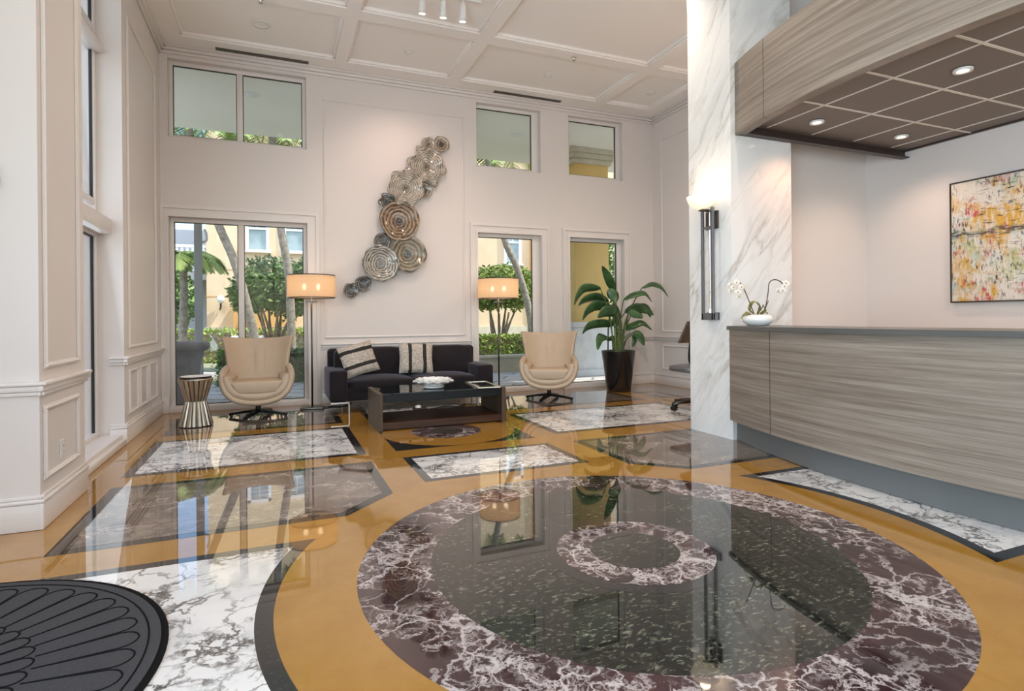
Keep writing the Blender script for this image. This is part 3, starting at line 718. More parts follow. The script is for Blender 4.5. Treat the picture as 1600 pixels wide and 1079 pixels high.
# canopy above the desk
FX, FY, FR = 9.07, 2.62, 5.2
e = thing('reception_canopy', 'grey wood canopy with dark tiled underside over the reception desk', 'canopy', (5.2, 2.3, 2.96))
L2 = lambda o: (setattr(o, 'location', (-5.2, -2.3, -2.96)), o)[1]
for y0, y1 in ((3.812, 4.285), (-.6, 3.802)):
    b = B(); arc_slab(b, FR, .04, y0, y1, 2.96, 3.66, 30, FX, FY); L2(b.build('fascia', 'grey_laminate', e, autosm=30))
b = B(); arc_slab(b, FR - .012, .06, -.58, 4.27, 2.965, 3.62, 30, FX, FY); L2(b.build('fascia_backing', 'seam', e, autosm=30))
b = B(); o = arcpts(FR - .03, -.6, 4.26, 30, FX, FY); b.prism(o + [(6.59, 4.26), (6.59, -.6)], 3.05, 3.07); L2(b.build('tile_ceiling', 'canopy_tile', e))
b = B(); o = arcpts(FR - .03, -.6, 4.26, 30, FX, FY); b.prism(o + [(6.59, 4.26), (6.59, -.6)], 3.60, 3.655); L2(b.build('top_board', 'grey_laminate', e))
g = B()
for k in range(7):
    y = 3.57 - k * .608; x0 = FX - math.sqrt(FR ** 2 - (y - FY) ** 2) + .20; g.box((x0, y - .011, 3.044), (6.56, y + .011, 3.05))
for k in range(4): g.box((4.47 + k * .61 - .009, -.6, 3.0445), (4.47 + k * .61 + .009, 4.20, 3.05))
L2(g.build('ceiling_grid', 'canopy_grid', e))
b = B(); b.box((4.17, 4.245, 2.962), (6.592, 4.285, 3.10), .004); b.box((4.17, 4.20, 2.962), (6.592, 4.245, 2.975)); b.box((6.55, -.6, 3.035), (6.59, 4.25, 3.05)); L2(b.build('edge_trim', 'canopy_trim', e))
b = B(); arc_slab(b, FR - .04, .06, -.6, 4.24, 2.96, 2.972, 30, FX, FY); L2(b.build('lower_rim', 'grey_laminate', e))
for i, (x, y, lb) in enumerate(((4.77, 3.89, 'lit downlight in the canopy underside nearest the marble pier'), (5.98, 3.89, 'lit downlight in the canopy underside in its far right corner'), (4.80, 2.66, 'lit downlight in the canopy underside nearest the viewer'), (5.98, 2.66, 'added lit downlight in the canopy beyond the right picture edge'), (4.8, 1.45, 'added lit downlight at the near end of the canopy beyond the picture'))):
    downlight((x, y, 3.034), lb, True, .062, power=(27, 34, 30, 34, 30)[i], cone=135, col=(1, .52, .31) if i == 0 else (1, .70, .52))  # last two downlights are out of view, added for their light
# painting on the reception wall
e = thing('abstract_painting', 'large abstract painting with drips of ochre, red and black on cream', 'painting', (6.585, 2.95, 1.945))
b = B(); b.box((-.035, -.80, -.61), (-.005, .80, .61)); b.build('canvas', 'abstract_paint', e)
b = B()
for q in (((-.04, -.815, -.625), (0, -.80, .625)), ((-.04, .80, -.625), (0, .815, .625)), ((-.04, -.80, .61), (0, .80, .625)), ((-.04, -.80, -.625), (0, .80, -.61))): b.box(*q)
b.build('frame', 'bronze_metal', e)

# sconce on the marble pier
def sconce(loc, rz, label):
    e = thing('wall_sconce', label, 'wall lamp', loc, rz)       # local: -X out of the wall, Y along it
    for z0, z1 in ((1.165, 1.24), (2.08, 2.26)): b = B(); b.box((-.02, -.085, z0), (-.001, .085, z1), .003); b.build('mount_plate', 'bronze_metal', e)
    for y in (-.072, .072):
        b = B(); b.box((-.085, y - .013, 1.165), (-.06, y + .013, 2.29), .003); b.build('upright_bar', 'grey_metal', e)
    b = B(); b.box((-.085, -.085, 1.165), (-.02, .085, 1.235), .004); b.build('foot_block', 'grey_metal', e)
    b = B(); b.box((-.085, -.059, 2.08), (-.07, .059, 2.10)); b.box((-.06, -.05, 2.08), (-.02, .05, 2.11)); b.build('cross_bar', 'grey_metal', e)
    b = B(); b.tube([(-.045, 0, 1.235), (-.045, 0, 2.27)], .006, 8); b.build('rod', 'chrome', e)
    b = B(); b.lathe([(.016, 1.235), (.016, 1.275)], 12, (-.045, 0, 0)); b.build('brass_collar', 'silver_frame', e)
    b = B(); b.lathe([(.02, 2.27), (.07, 2.285), (.115, 2.32), (.138, 2.375), (.142, 2.395), (.134, 2.393), (.11, 2.335), (.06, 2.30), (.0001, 2.295)], 32, (-.150, 0, 0), closed=True); b.build('glass_bowl', 'sconce_glass', e, smooth=True)
    b = B(); b.box((-.16, -.03, 2.255), (-.02, .03, 2.272), .004); b.build('arm', 'bronze_metal', e)
    b = B(); b.lathe([(.0001, 2.31), (.03, 2.315), (.035, 2.345), (.02, 2.372), (.0001, 2.378)], 16, (-.150, 0, 0), closed=True); b.build('bulb', 'bulb', e, smooth=True)
    light('sconce_glow', 'POINT', (-.15, 0, 2.47), 2.4, (1, .72, .44), None, e, shadow_soft_size=.05)
sconce((4.09, 4.54, 0), 0, 'tall bronze wall sconce with glowing glass bowl on the marble pier')

# orchid
e = thing('orchid', 'white orchid with two arching stems in a low white bowl on the counter', 'orchid', (4.14, 4.02, 1.107))
b = B(); b.lathe([(.06, 0), (.09, .006), (.130, .04), (.138, .065), (.128, .09), (.098, .107), (.09, .104), (.11, .08), (.05, .07)], 40, closed=True); b.add([(.06 * math.cos(2 * PI * i / 24), .06 * math.sin(2 * PI * i / 24), .001) for i in range(24)], [tuple(range(24))]); b.build('bowl', 'white_ceramic', e, smooth=True)
b = B(); b.lathe([(.094, .098), (.05, .106), (.0001, .11)], 20, closed=True); b.build('soil', 'soil', e)
rx = Vector((math.cos(R(22.5)), -math.sin(R(22.5)), 0)); ry = Vector((math.sin(R(22.5)), math.cos(R(22.5)), 0))
def P3(u, z, d=0): return rx * u + ry * d + Vector((0, 0, z))
st1 = [P3(-.03, .10), P3(-.06, .18), P3(-.115, .32), P3(-.155, .395), P3(-.185, .41), P3(-.215, .385)]
st2 = [P3(.04, .10), P3(.075, .19), P3(.095, .29), P3(.11, .40), P3(.16, .43), P3(.215, .41), P3(.245, .37)]
for st in (st1, st2): b = B(); b.tube(smooth_path(st, 6), .005, 6); b.build('stem', 'orchid_stem', e, smooth=True)
b = B(); b.tube([P3(.07, .16), P3(.10, .235)], .004, 6); b.tube([P3(-.02, .1), P3(.03, .15), P3(.055, .2)], .004, 6); b.build('stake', 'orchid_stem', e)
def blade(b, path, w, side, fold=.25, n=8, prof=None):
    pts = smooth_path(path, n); N = len(pts) - 1
    vs = []; 
    for i, p in enumerate(pts):
        t = i / N; t_ = (pts[min(i + 1, N)] - pts[max(i - 1, 0)]).normalized()
        s_ = side - t_ * side.dot(t_); s_ = s_.normalized() if s_.length > 1e-4 else t_.orthogonal().normalized(); nn = t_.cross(s_)
        ww = w * (prof(t) if prof else math.sin(PI * min(1, t ** .75 * .97 + .03)) ** .7)
        for q in (-1, -.5, 0, .5, 1): vs.append(p + s_ * (q * ww) + nn * (abs(q) * ww * fold))
    fs = [(i * 5 + k, i * 5 + k + 1, (i + 1) * 5 + k + 1, (i + 1) * 5 + k) for i in range(N) for k in range(4)]
    b.add(vs, fs)
for path, w in (([P3(-.02, .10), P3(-.06, .16, .02), P3(-.02, .225, .03), P3(.03, .17, 0)], .03), ([P3(0, .10), P3(.02, .18, -.02), P3(-.02, .235, -.03)], .025), ([P3(.03, .10), P3(.06, .15, -.04), P3(.02, .2, -.06)], .022), ([P3(-.05, .10), P3(-.10, .135, -.02), P3(-.145, .10, -.03)], .03), ([P3(.02, .1), P3(.08, .13, .03), P3(.11, .11, .04)], .025), ([P3(-.04, .1), P3(-.1, .12, .04), P3(-.14, .07, .05)], .024)):
    b = B(); blade(b, path, w, ry + Vector((0, 0, .3)), .3, 5); b.build('leaf', 'orchid_leaf', e, smooth=True, solid=.002)
rnd = random.Random(5)
def flower(c, face, s):
    b = B(); up = Vector((0, 0, 1)); f = face.normalized(); a = f.cross(up).normalized(); u = a.cross(f)
    for ang, ln, wd in ((90, 1, .42), (210, 1, .42), (330, 1, .42), (15, 1.0, .62), (165, 1.0, .62)):
        d = a * math.cos(R(ang)) + u * math.sin(R(ang)); blade(b, [c, c + d * s * .5 * ln + f * s * .12, c + d * s * ln], s * wd, f.cross(d), .12, 3)
    o = b.build('flower', 'orchid_petal', e, smooth=True, solid=.0015)
    h = B(); h.lathe([(.0001, -.2 * s), (.16 * s, -.1 * s), (.2 * s, .05 * s), (.0001, .22 * s)], 8, tuple(c + f * s * .18), closed=True); h.build('flower_heart', 'orchid_heart', o, smooth=True)
for u, z, d in ((-.20, .405, -.01), (-.165, .36, -.03), (-.225, .36, .0), (-.19, .315, -.02), (-.245, .325, .02), (-.175, .275, 0), (-.235, .39, .03)):
    flower(P3(u, z, d), -ry + rx * rnd.uniform(-.5, .5) + Vector((0, 0, rnd.uniform(-.3, .2))), .034)
for u, z, d in ((.25, .365, 0), (.225, .325, -.02), (.27, .395, .01), (.20, .33, .01)):
    flower(P3(u, z, d), -ry + rx * rnd.uniform(-.5, .5) + Vector((0, 0, rnd.uniform(-.3, .2))), .034)

# ================================================================== SEATING GROUP
def make_armchair(loc, rz, label, tilt=0):
    e = thing('swivel_armchair', label, 'armchair', loc, rz, None)
    # bucket shell, open front (local -Y is the front)
    prof = [(-.385, .575), (-.40, .53), (-.395, .46), (-.355, .35), (-.27, .265), (-.14, .222), (0, .21), (.14, .222), (.27, .265), (.355, .35), (.395, .46), (.40, .53), (.385, .575)]
    def bucket(u, v):
        k = u * 12; i = min(int(k), 11); t = k - i; x = prof[i][0] * (1 - t) + prof[i + 1][0] * t; z = prof[i][1] * (1 - t) + prof[i + 1][1] * t
        y = -.36 + .66 * v
        lip = max(0, (z - .4)) * .35 * (v)
        xs = 1 - .14 * v * v - .03 * (1 - v) ** 2
        return (x * xs, y + .16 * max(0, (z - .3)) * (1 - v), z + .02 * v + lip - .0 * v)
    b = B(); b.grid(bucket, 24, 8); b.build('bucket_shell', 'leather', e, smooth=True, solid=.075, sub=1, off=0)
    prof2 = [(x * .82, .285 + (z - .21) * .70) for x, z in prof]
    def inner(u, v):
        k = u * 12; i = min(int(k), 11); t = k - i; x = prof2[i][0] * (1 - t) + prof2[i + 1][0] * t; z = prof2[i][1] * (1 - t) + prof2[i + 1][1] * t
        return (x * (1 - .12 * v * v), -.352 + .60 * v + .12 * max(0, z - .35) * (1 - v), z)
    b = B(); b.grid(inner, 24, 6); b.build('inner_pad', 'leather', e, smooth=True, solid=.12, sub=1, off=0)
    b = B(); b.prism([(-.02, -.02), (.02, -.02), (.02, .02), (-.02, .02)], .25, .3)
    # seat cushion with tapered front corners
    bm = bmesh.new(); bmesh.ops.create_cube(bm, size=1)
    for v in bm.verts:
        top = v.co.z > 0; fr = v.co.y < 0
        v.co = Vector((v.co.x * (.60 if top else .44), -.345 if fr else .24, .475 if top and fr else .465 if top else .318))
    bmesh.ops.bevel(bm, geom=bm.edges[:], offset=.035, segments=4, affect='EDGES', profile=.5)
    b = B(); b.bm_add(bm); b.build('seat_cushion', 'leather', e, smooth=True)
    def back(u, v):
        s = 2 * u - 1; hw = .335 + .012 * v + .062 * max(0, v - .35) ** 1.6 / .5
        z = .40 + .60 * v - .022 * (1 - s * s) * v ** 6 + .015 * abs(s) ** 3 * v
        y = .20 + .17 * v - (.10 + .06 * v) * abs(s) ** 2.6
        cre = math.exp(-((abs(s) - .16) / .035) ** 2) * math.exp(-((v - .52) / .20) ** 2)
        y += .012 * cre - .012 * math.exp(-(s / .1) ** 2) * math.exp(-((v - .5) / .2) ** 2)
        return (s * hw, y, z)
    b = B(); b.grid(back, 36, 20); b.build('backrest', 'leather', e, smooth=True, solid=.05, sub=1, off=1)
    b = B(); b.tube([(0, 0, .215), (0, 0, .06)], .030, 18); b.lathe([(.10, .185), (.12, .19), (.12, .205), (.05, .215)], 20); b.build('pedestal', 'black_metal', e, autosm=40)
    for k in range(4):
        a = R(45 + 90 * k + tilt); d = Vector((math.cos(a), math.sin(a), 0)); s_ = Vector((-d.y, d.x, 0))
        b = B(); vs = []
        for r_, zt, zb, w in ((.0, .10, .055, .032), (.18, .075, .045, .026), (.36, .045, .018, .022)):
            for sx, zz in ((-1, zb), (1, zb), (1, zt), (-1, zt)): vs.append(d * r_ + s_ * (sx * w) + Vector((0, 0, zz)))
        b.add(vs, [(0, 1, 2, 3), (11, 10, 9, 8)] + [(j * 4 + i, j * 4 + (i + 1) % 4, (j + 1) * 4 + (i + 1) % 4, (j + 1) * 4 + i) for j in range(2) for i in range(4)])
        lg = b.build('leg', 'black_metal', e)
        b = B(); p = d * .34; b.lathe([(.016, 0), (.016, .02)], 10, (p.x, p.y, 0)); b.build('glide', 'black_plastic', lg)
    return e
make_armchair((-.215, 7.80, 0), R(0), 'cream leather swivel armchair in front of the left twin window', 22)
make_armchair((3.70, 7.53, 0), R(-27), 'cream leather swivel armchair between the right lamp and the potted plant', 26)

def floor_lamp(loc, label, rz):
    e = thing('floor_lamp', label, 'floor lamp', loc, rz)
    b = B(); b.box((-.15, -.11, 0), (.15, .11, .03), .006); b.build('base', 'bronze_metal', e, autosm=30)
    b = B(); b.tube([(0, 0, .03), (0, 0, 1.60)], .012, 12); b.build('pole', 'bronze_metal', e, smooth=True)
    b = B(); b.box((-.075, -.012, 1.44), (.075, .012, 1.462), .004); b.build('cross_bar', 'bronze_metal', e)
    b = B(); r = .31; b.lathe([(r, 1.50), (r, 1.80)], 56, closed=True); b.build('lamp_shade', 'shade_fabric', e, smooth=True)
    b = B(); 
    for z in (1.497, 1.795): b.lathe([(r + .003, z), (r + .003, z + .012), (r - .004, z + .012), (r - .004, z), (r + .003, z)], 56, closed=True)
    b.build('shade_rim', 'bronze_metal', e, smooth=True)
    b = B()
    for k in range(3): a = R(90 + 120 * k); b.tube([(0, 0, 1.77), (.305 * math.cos(a), .305 * math.sin(a), 1.79)], .004, 6)
    b.tube([(-.09, 0, 1.60), (.09, 0, 1.60)], .008, 8); b.tube([(0, 0, 1.59), (0, 0, 1.775)], .007, 8); b.build('shade_holder', 'bronze_metal', e)
    for x in (-.09, .09):
        b = B(); b.lathe([(.0001, 1.60), (.018, 1.61), (.03, 1.655), (.02, 1.69), (.0001, 1.70)], 14, (x, 0, 0), closed=True); b.build('bulb', 'bulb', e, smooth=True)
        light('lamp_glow', 'POINT', (x, -.05, 1.65), 1.3, (1, .72, .46), None, e, shadow_soft_size=.04)
    return e
fl1 = floor_lamp((.445, 8.17, 0), 'floor lamp with drum shade left of the sofa', R(-8))
floor_lamp((3.14, 8.12, 0), 'floor lamp with drum shade right of the sofa', R(-18))
b = B(); b.tube(smooth_path([(.14, 0, .012), (.26, .09, .008), (.39, .07, .008), (.46, .2, .008), (.50, .38, .008)], 6), .007, 6); b.build('power_cord', 'black_plastic', fl1, smooth=True)

# hourglass side table
e = thing('side_table', 'hourglass fluted metal side table with round marble top', 'side table', (-.86, 7.44, 0))
NS = 18
def staves(z0, z1, r0, r1, ph, name):
    for k in range(NS):
        a0 = 2 * PI * (k + ph) / NS; w = PI / NS * .86; vs = []
        for r, z in ((r0, z0), ((r0 + r1) / 2 , (z0 + z1) / 2), (r1, z1)):
            for q in (-1, -.45, .45, 1):
                a = a0 + w * q; rr = r + (.010 if abs(q) < .9 else 0); vs.append((rr * math.cos(a), rr * math.sin(a), z))
            for q in (1, -1):
                a = a0 + w * q; vs.append(((r - .012) * math.cos(a), (r - .012) * math.sin(a), z))
        fs = [(j * 6 + i, j * 6 + (i + 1) % 6, (j + 1) * 6 + (i + 1) % 6, (j + 1) * 6 + i) for j in range(2) for i in range(6)] + [tuple(range(6))[::-1], tuple(range(12, 18))]
        B().add(vs, fs).build(name, 'brushed_nickel', e)
staves(.285, .53, .098, .172, 0, 'upper_stave'); staves(.012, .285, .170, .102, .5, 'lower_stave')
b = B(); b.lathe([(.155, .0), (.155, .02), (.086, .28), (.157, .53), (.157, .535)], 36); b.build('core', 'seam', e, smooth=True)
b = B(); b.lathe([(.175, .525), (.18, .53), (.18, .543), (.172, .546), (.15, .546)], 40); b.build('collar', 'brushed_nickel', e, smooth=True)
b = B(); b.lathe([(.164, .546), (.166, .55), (.166, .565), (.163, .568)], 40); b.build('rim', 'black_gloss', e, autosm=40)
b = B(); b.lathe([(.160, .567), (.160, .5705), (.0001, .5706)], 40, closed=True); b.build('marble_top', 'matte_white', e)

# sofa
e = thing('sofa', 'dark velvet two-seat sofa with low square arms', 'sofa', (1.715, 7.96, 0))
b = B(); b.box((-.885, -.42, .155), (.885, .42, .30), .02, 3); b.build('base', 'velvet', e, autosm=40)
for s in (-1, 1):
    b = B(); b.box((s * 1.10, -.475, .155), (s * .88, .42, .555), .035, 5); b.build('arm', 'velvet', e, autosm=50)
b = B(); b.box((-1.06, .25, .16), (1.06, .44, .80), .05, 5); b.build('back_frame', 'velvet', e, autosm=50)
def cushion(b, c, d, puff, n=14, p=5):
    # puffed box: superellipsoid outline with domed faces
    bm = bmesh.new(); bmesh.ops.create_cube(bm, size=2); bmesh.ops.subdivide_edges(bm, edges=bm.edges[:], cuts=n, use_grid_fill=True)
    for v in bm.verts:
        x, y, z = v.co; m_ = max(abs(x), abs(y), abs(z)); l = (abs(x) ** p + abs(y) ** p + abs(z) ** p) ** (1 / p)
        v.co = v.co / l * m_
    for v in bm.verts:
        x, y, z = v.co; k = 1 + 0
        dz = puff * (1 - min(1, abs(x)) ** 2) * (1 - min(1, abs(y)) ** 2)
        v.co = Vector((c[0] + x * d[0], c[1] + y * d[1], c[2] + z * d[2] + (dz if z > 0 else -dz * .2)))
    b.bm_add(bm)
for s in (-1, 1):
    b = B(); cushion(b, (s * .435, -.10, .355), (.435, .365, .065), .035, 12, 6); b.build('seat_cushion', 'velvet', e, smooth=True)
def backcush(x0, x1, wr):
    b = B(); bm = bmesh.new(); bmesh.ops.create_cube(bm, size=2); bmesh.ops.subdivide_edges(bm, edges=bm.edges[:], cuts=18, use_grid_fill=True)
    for v in bm.verts:
        x, y, z = v.co; p = 6; m_ = max(abs(x), abs(y), abs(z)); l = (abs(x) ** p + abs(y) ** p + abs(z) ** p) ** (1 / p); x, y, z = v.co / l * m_
        px = (x0 + x1) / 2 + x * (x1 - x0) / 2; pz = .60 + z * .215
        py = .165 + y * .10 + .10 * (z * .5) - (.045 * (1 - x * x) * (1 - z * z) if y < 0 else 0)
        if y < 0 and wr: py += .014 * math.sin(14 * (x + .35 * z) + 2.2 * math.sin(2 * z)) * math.exp(-((x + .45) / .35) ** 2)
        v.co = Vector((px, py, pz))
    b.bm_add(bm); b.build('back_cushion', 'velvet', e, smooth=True)
backcush(-.99, -.03, False); backcush(-.02, .99, True)
for sx in (-1, 1):
    for sy in (-1, 1):
        b = B(); x1 = sx * 1.09; x0 = sx * .865; y = -.455 if sy < 0 else .40
        b.box((min(x0, x1), y - .02, .135), (max(x0, x1), y + .02, .155), .002); b.box((x0 - .009, y - .02, .0), (x0 + .009, y + .02, .14), .002); b.build('leg', 'steel', e)

def pillow(name, label, material, loc, rot, w=.23, h=.21, th=.075):
    bm = bmesh.new(); bmesh.ops.create_grid(bm, x_segments=22, y_segments=22, size=1); b = B()
    for sgn in (1, -1):
        vs = []; fs = []; n = 23
        for j in range(n):
            for i in range(n):
                x = -1 + 2 * i / (n - 1); z = -1 + 2 * j / (n - 1)
                px = x * (1 - .07 * (1 - z * z) * 0 - .05 * (1 - abs(z)) ** 1); pz = z * (1 - .05 * (1 - abs(x)))
                t = ((1 - x ** 4) * (1 - z ** 4)) ** .55
                vs.append((px * w, sgn * th * t, pz * h))
        fs = [(j * n + i, j * n + i + 1, (j + 1) * n + i + 1, (j + 1) * n + i) for j in range(n - 1) for i in range(n - 1)]
        b.add(vs, fs)
    bm.free()
    o = b.build(name, material, None, smooth=True); o.location = loc; o.rotation_euler = rot; tag(o, label, 'cushion', 'striped throw pillows on the sofa')
    return o
pillow('throw_pillow', 'striped woven pillow tilted against the left arm of the sofa', 'striped_weave', (1.01, 7.79, .675), (R(-18), R(-13), R(12)), .235, .215)
pillow('throw_pillow', 'striped woven pillow upright in the middle of the sofa', 'striped_weave_upright', (1.79, 7.815, .66), (R(-16), R(2), R(-4)), .235, .215)

# coffee table
e = thing('coffee_table', 'low walnut coffee table with black glass top', 'coffee table', (1.735, 6.54, 0))
for x in (-.735, .685):
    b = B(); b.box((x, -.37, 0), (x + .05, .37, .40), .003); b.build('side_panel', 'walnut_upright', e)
b = B(); b.box((-.685, -.355, .302), (.685, .355, .388), .003); b.build('apron', 'black_lacquer', e)
b = B(); b.box((-.685, -.37, .388), (.685, .37, .402), .002); b.build('glass_top', 'black_glass', e)
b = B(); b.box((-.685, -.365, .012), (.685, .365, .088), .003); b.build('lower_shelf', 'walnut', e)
# petal bowl
e = thing('petal_bowl', 'white ceramic bowl with ruffled petal rim on the coffee table', 'bowl', (1.675, 6.44, .402))
b = B()
b.lathe([(.075, 0), (.11, .006), (.13, .02), (.10, .024), (.0001, .02)], 36, closed=True); b.build('base_dish', 'white_ceramic', e, smooth=True)
for lay, (n, r0, r1, z1, ph) in enumerate(((12, .10, .245, .085, 0), (12, .09, .205, .112, .5), (9, .07, .15, .118, .2))):
    for k in range(n):
        a = 2 * PI * (k + ph) / n; d = Vector((math.cos(a), math.sin(a), 0)); s_ = Vector((-d.y, d.x, 0)); b = B()
        blade(b, [d * r0 * .7 + Vector((0, 0, .012)), d * (r0 + (r1 - r0) * .45) + Vector((0, 0, .03 + z1 * .25)), d * r1 * .93 + Vector((0, 0, z1 * .8)), d * r1 + Vector((0, 0, z1))], r1 * PI / n * .92, s_, .5, 4, lambda t: (.35 + .65 * math.sin(PI * min(1, t * .62 + .05))) * (1 if t < .6 else 1 - ((t - .6) / .4) ** 2 * .85))
        b.build('petal', 'white_ceramic', e, smooth=True, solid=.005)
e = thing('serving_tray', 'flat silver framed tray lying at the right end of the coffee table', 'tray', (2.285, 6.47, .402), R(-5))
b = B()
for q in (((-.135, -.33, 0), (-.105, .33, .012)), ((.105, -.33, 0), (.135, .33, .012)), ((-.105, -.33, 0), (.105, -.29, .012)), ((-.105, .29, 0), (.105, .33, .012))): b.box(*q, .002)
b.build('frame', 'silver_frame', e)
b = B(); b.box((-.105, -.29, .001), (.105, .29, .006)); b.build('inset', 'black_glass', e)
# cable adapter lying on the floor behind the coffee table
e = thing('power_adapter', 'small black and white power adapter on the floor under the sofa front', 'adapter', (1.72, 7.32, 0))
b = B(); b.box((-.09, -.04, 0), (.09, .04, .05), .012, 3); b.build('case', 'black_plastic', e, autosm=40)
b = B(); b.lathe([(.04, .05), (.035, .075), (.0001, .085)], 16, (-.02, 0, 0), closed=True); b.build('button', 'white_plastic', e, smooth=True)
b = B(); b.tube(smooth_path([(1.82, 7.32, .02), (1.95, 7.40, .012), (2.1, 7.50, .012), (2.3, 7.42, .012), (2.42, 7.58, .012), (2.6, 7.50, .012), (2.8, 7.7, .012), (3.0, 8.05, .012)], 8), .010, 6)
tag(b.build('power_cable', 'black_plastic', smooth=True), 'black cable curling across the floor from the adapter towards the right lamp', 'cable')

# potted bird of paradise
PX, PY = 5.16, 7.93
e = thing('potted_plant', 'tall leafy plant in a tapered glossy black planter', 'potted plant', (PX, PY, 0))
b = B(); b.lathe([(.19, 0), (.195, .004), (.275, .652), (.278, .66), (.262, .66), (.255, .60), (.24, .59)], 44, closed=True); b.add([(.19 * math.cos(2 * PI * i / 44), .19 * math.sin(2 * PI * i / 44), 0) for i in range(44)], [tuple(range(44))]); b.build('planter', 'black_gloss', e, smooth=True)
b = B(); b.lathe([(.25, .60), (.1, .612), (.0001, .615)], 24, closed=True); b.build('soil', 'soil', e)
def W(zx, zy, d=0):
    k = (7.88 + d * 0) / 7.88
    return Vector((4.881 + (zx - 260) * .0026 - PX + 0.02 + d * .65, d + .0, .655 + (690 - zy) * .00218 + (zx - 260) * .00004))
vw = Vector((-.53, -.85, 0)).normalized()
LEAVES = [
 ([(330, 245), (292, 150), (247, 60)], .09, 0, .95), ([(292, 235), (330, 285), (338, 342)], .11, -.14, .9), ([(235, 228), (130, 228), (88, 270), (55, 348)], .10, -.06, .45),
 ([(288, 322), (200, 290), (120, 310), (76, 352)], .10, .12, .5), ([(315, 372), (215, 352), (150, 385), (105, 458)], .11, .05, .55), ([(355, 405), (280, 395), (215, 440)], .12, -.16, .7),
 ([(325, 500), (262, 485), (175, 492), (135, 515), (108, 555)], .09, .02, .6), ([(278, 580), (235, 585), (212, 675)], .09, -.12, .75), ([(540, 222), (620, 190), (690, 218), (742, 298)], .10, .0, .4),
 ([(400, 312), (470, 275), (560, 265), (613, 338)], .09, -.08, .45), ([(412, 405), (500, 370), (580, 390), (627, 435)], .12, .06, .6), ([(520, 352), (580, 375), (610, 452)], .09, .14, .6),
 ([(398, 535), (470, 505), (545, 488), (618, 548)], .09, .1, .55), ([(468, 560), (520, 585), (550, 662)], .09, -.1, .7), ([(482, 575), (480, 620), (462, 668)], .06, -.05, .6), ([(325, 330), (350, 440), (310, 500)], .10, .16, .7), ([(440, 400), (500, 420), (540, 455)], .10, -.12, .7), ([(335, 590), (300, 600), (272, 606)], .05, .05, .6)]
for i, (pp, w, d, vis) in enumerate(LEAVES):
    path = [W(x, y, d - .05 * j) for j, (x, y) in enumerate(pp)]
    w *= .8; b = B(); t = (path[-1] - path[0]).normalized(); perp = t.cross(vw).normalized()
    side = (perp * vis + vw * (1 - vis)).normalized(); blade(b, path, w, side, .22, 7)
    lf = b.build('leaf', 'plant_leaf', e, smooth=True, solid=.003)
    root = Vector((-.02 + .10 * math.sin(i * 2.4), d * .5 + .05 * math.cos(i * 1.7), .60)); md = root.lerp(path[0], .55) + Vector((-.04 * (1 if path[0].x > root.x else -1), 0, .08))
    b = B(); b.tube(smooth_path([root, md, path[0]], 6), [.013] * 7 + [.010] * 5 + [.008], 7); b.build('stalk', 'plant_stalk', e, smooth=True)
for x, y, h, r in ((.02, 0, .55, .04), (.05, -.05, .48, .028), (-.04, .03, .5, .022), (.0, -.05, .42, .022)):
    b = B(); b.tube(smooth_path([(x * .6, y, .60), (x, y, .60 + h * .5), (x * 1.6 + .02, y, .60 + h)], 5), [r] * 6 + [r * .8] * 4 + [r * .5], 10); b.build('stem', 'plant_stem', e, smooth=True)

# office chair half hidden behind the marble pier
e = thing('office_chair', 'office swivel chair with brown back, mostly hidden behind the marble pier', 'office chair', (5.00, 5.92, 0), R(0))
b = B(); b.tube([(0, 0, .09), (0, 0, .45)], .028, 12); b.build('gas_lift', 'black_metal', e)
for k in range(5):
    a = R(103 + 72 * k); d = Vector((math.cos(a), math.sin(a), 0)); b = B(); b.tube([Vector((0, 0, .11)), d * .17 + Vector((0, 0, .105)), d * .31 + Vector((0, 0, .085))], [.03, .024, .018], 8); lg = b.build('leg', 'bronze_metal', e, smooth=True)
    b = B(); p = d * .31; s_ = Vector((-d.y, d.x, 0))
    for q in (-1, 1): b.tube([p + s_ * (.012 * q) + Vector((0, 0, .03)), p + s_ * (.03 * q) + Vector((0, 0, .03))], .03, 14)
    b.tube([p + Vector((0, 0, .03)), p + Vector((0, 0, .09))], .009, 8); b.build('caster', 'black_plastic', lg, autosm=40)
b = B(); cushion(b, (0, 0, .53), (.27, .26, .045), .01, 10, 4); b.build('seat', 'grey_metal', e, smooth=True)
b = B(); b.add([(-.15, .10, .855), (.31, .20, .855), (.20, .24, 1.14), (.09, .20, 1.14), (-.15, .14, .855), (.31, .24, .855), (.20, .28, 1.14), (.09, .24, 1.14)], [(0, 1, 2, 3), (7, 6, 5, 4), (0, 1, 5, 4), (1, 2, 6, 5), (2, 3, 7, 6), (3, 0, 4, 7)]); b.build('backrest', 'walnut_upright', e)
b = B(); b.tube(smooth_path([(.12, .1, .50), (.18, .30, .6), (.16, .25, .9)], 5), .02, 8); b.build('back_support', 'black_metal', e, smooth=True)

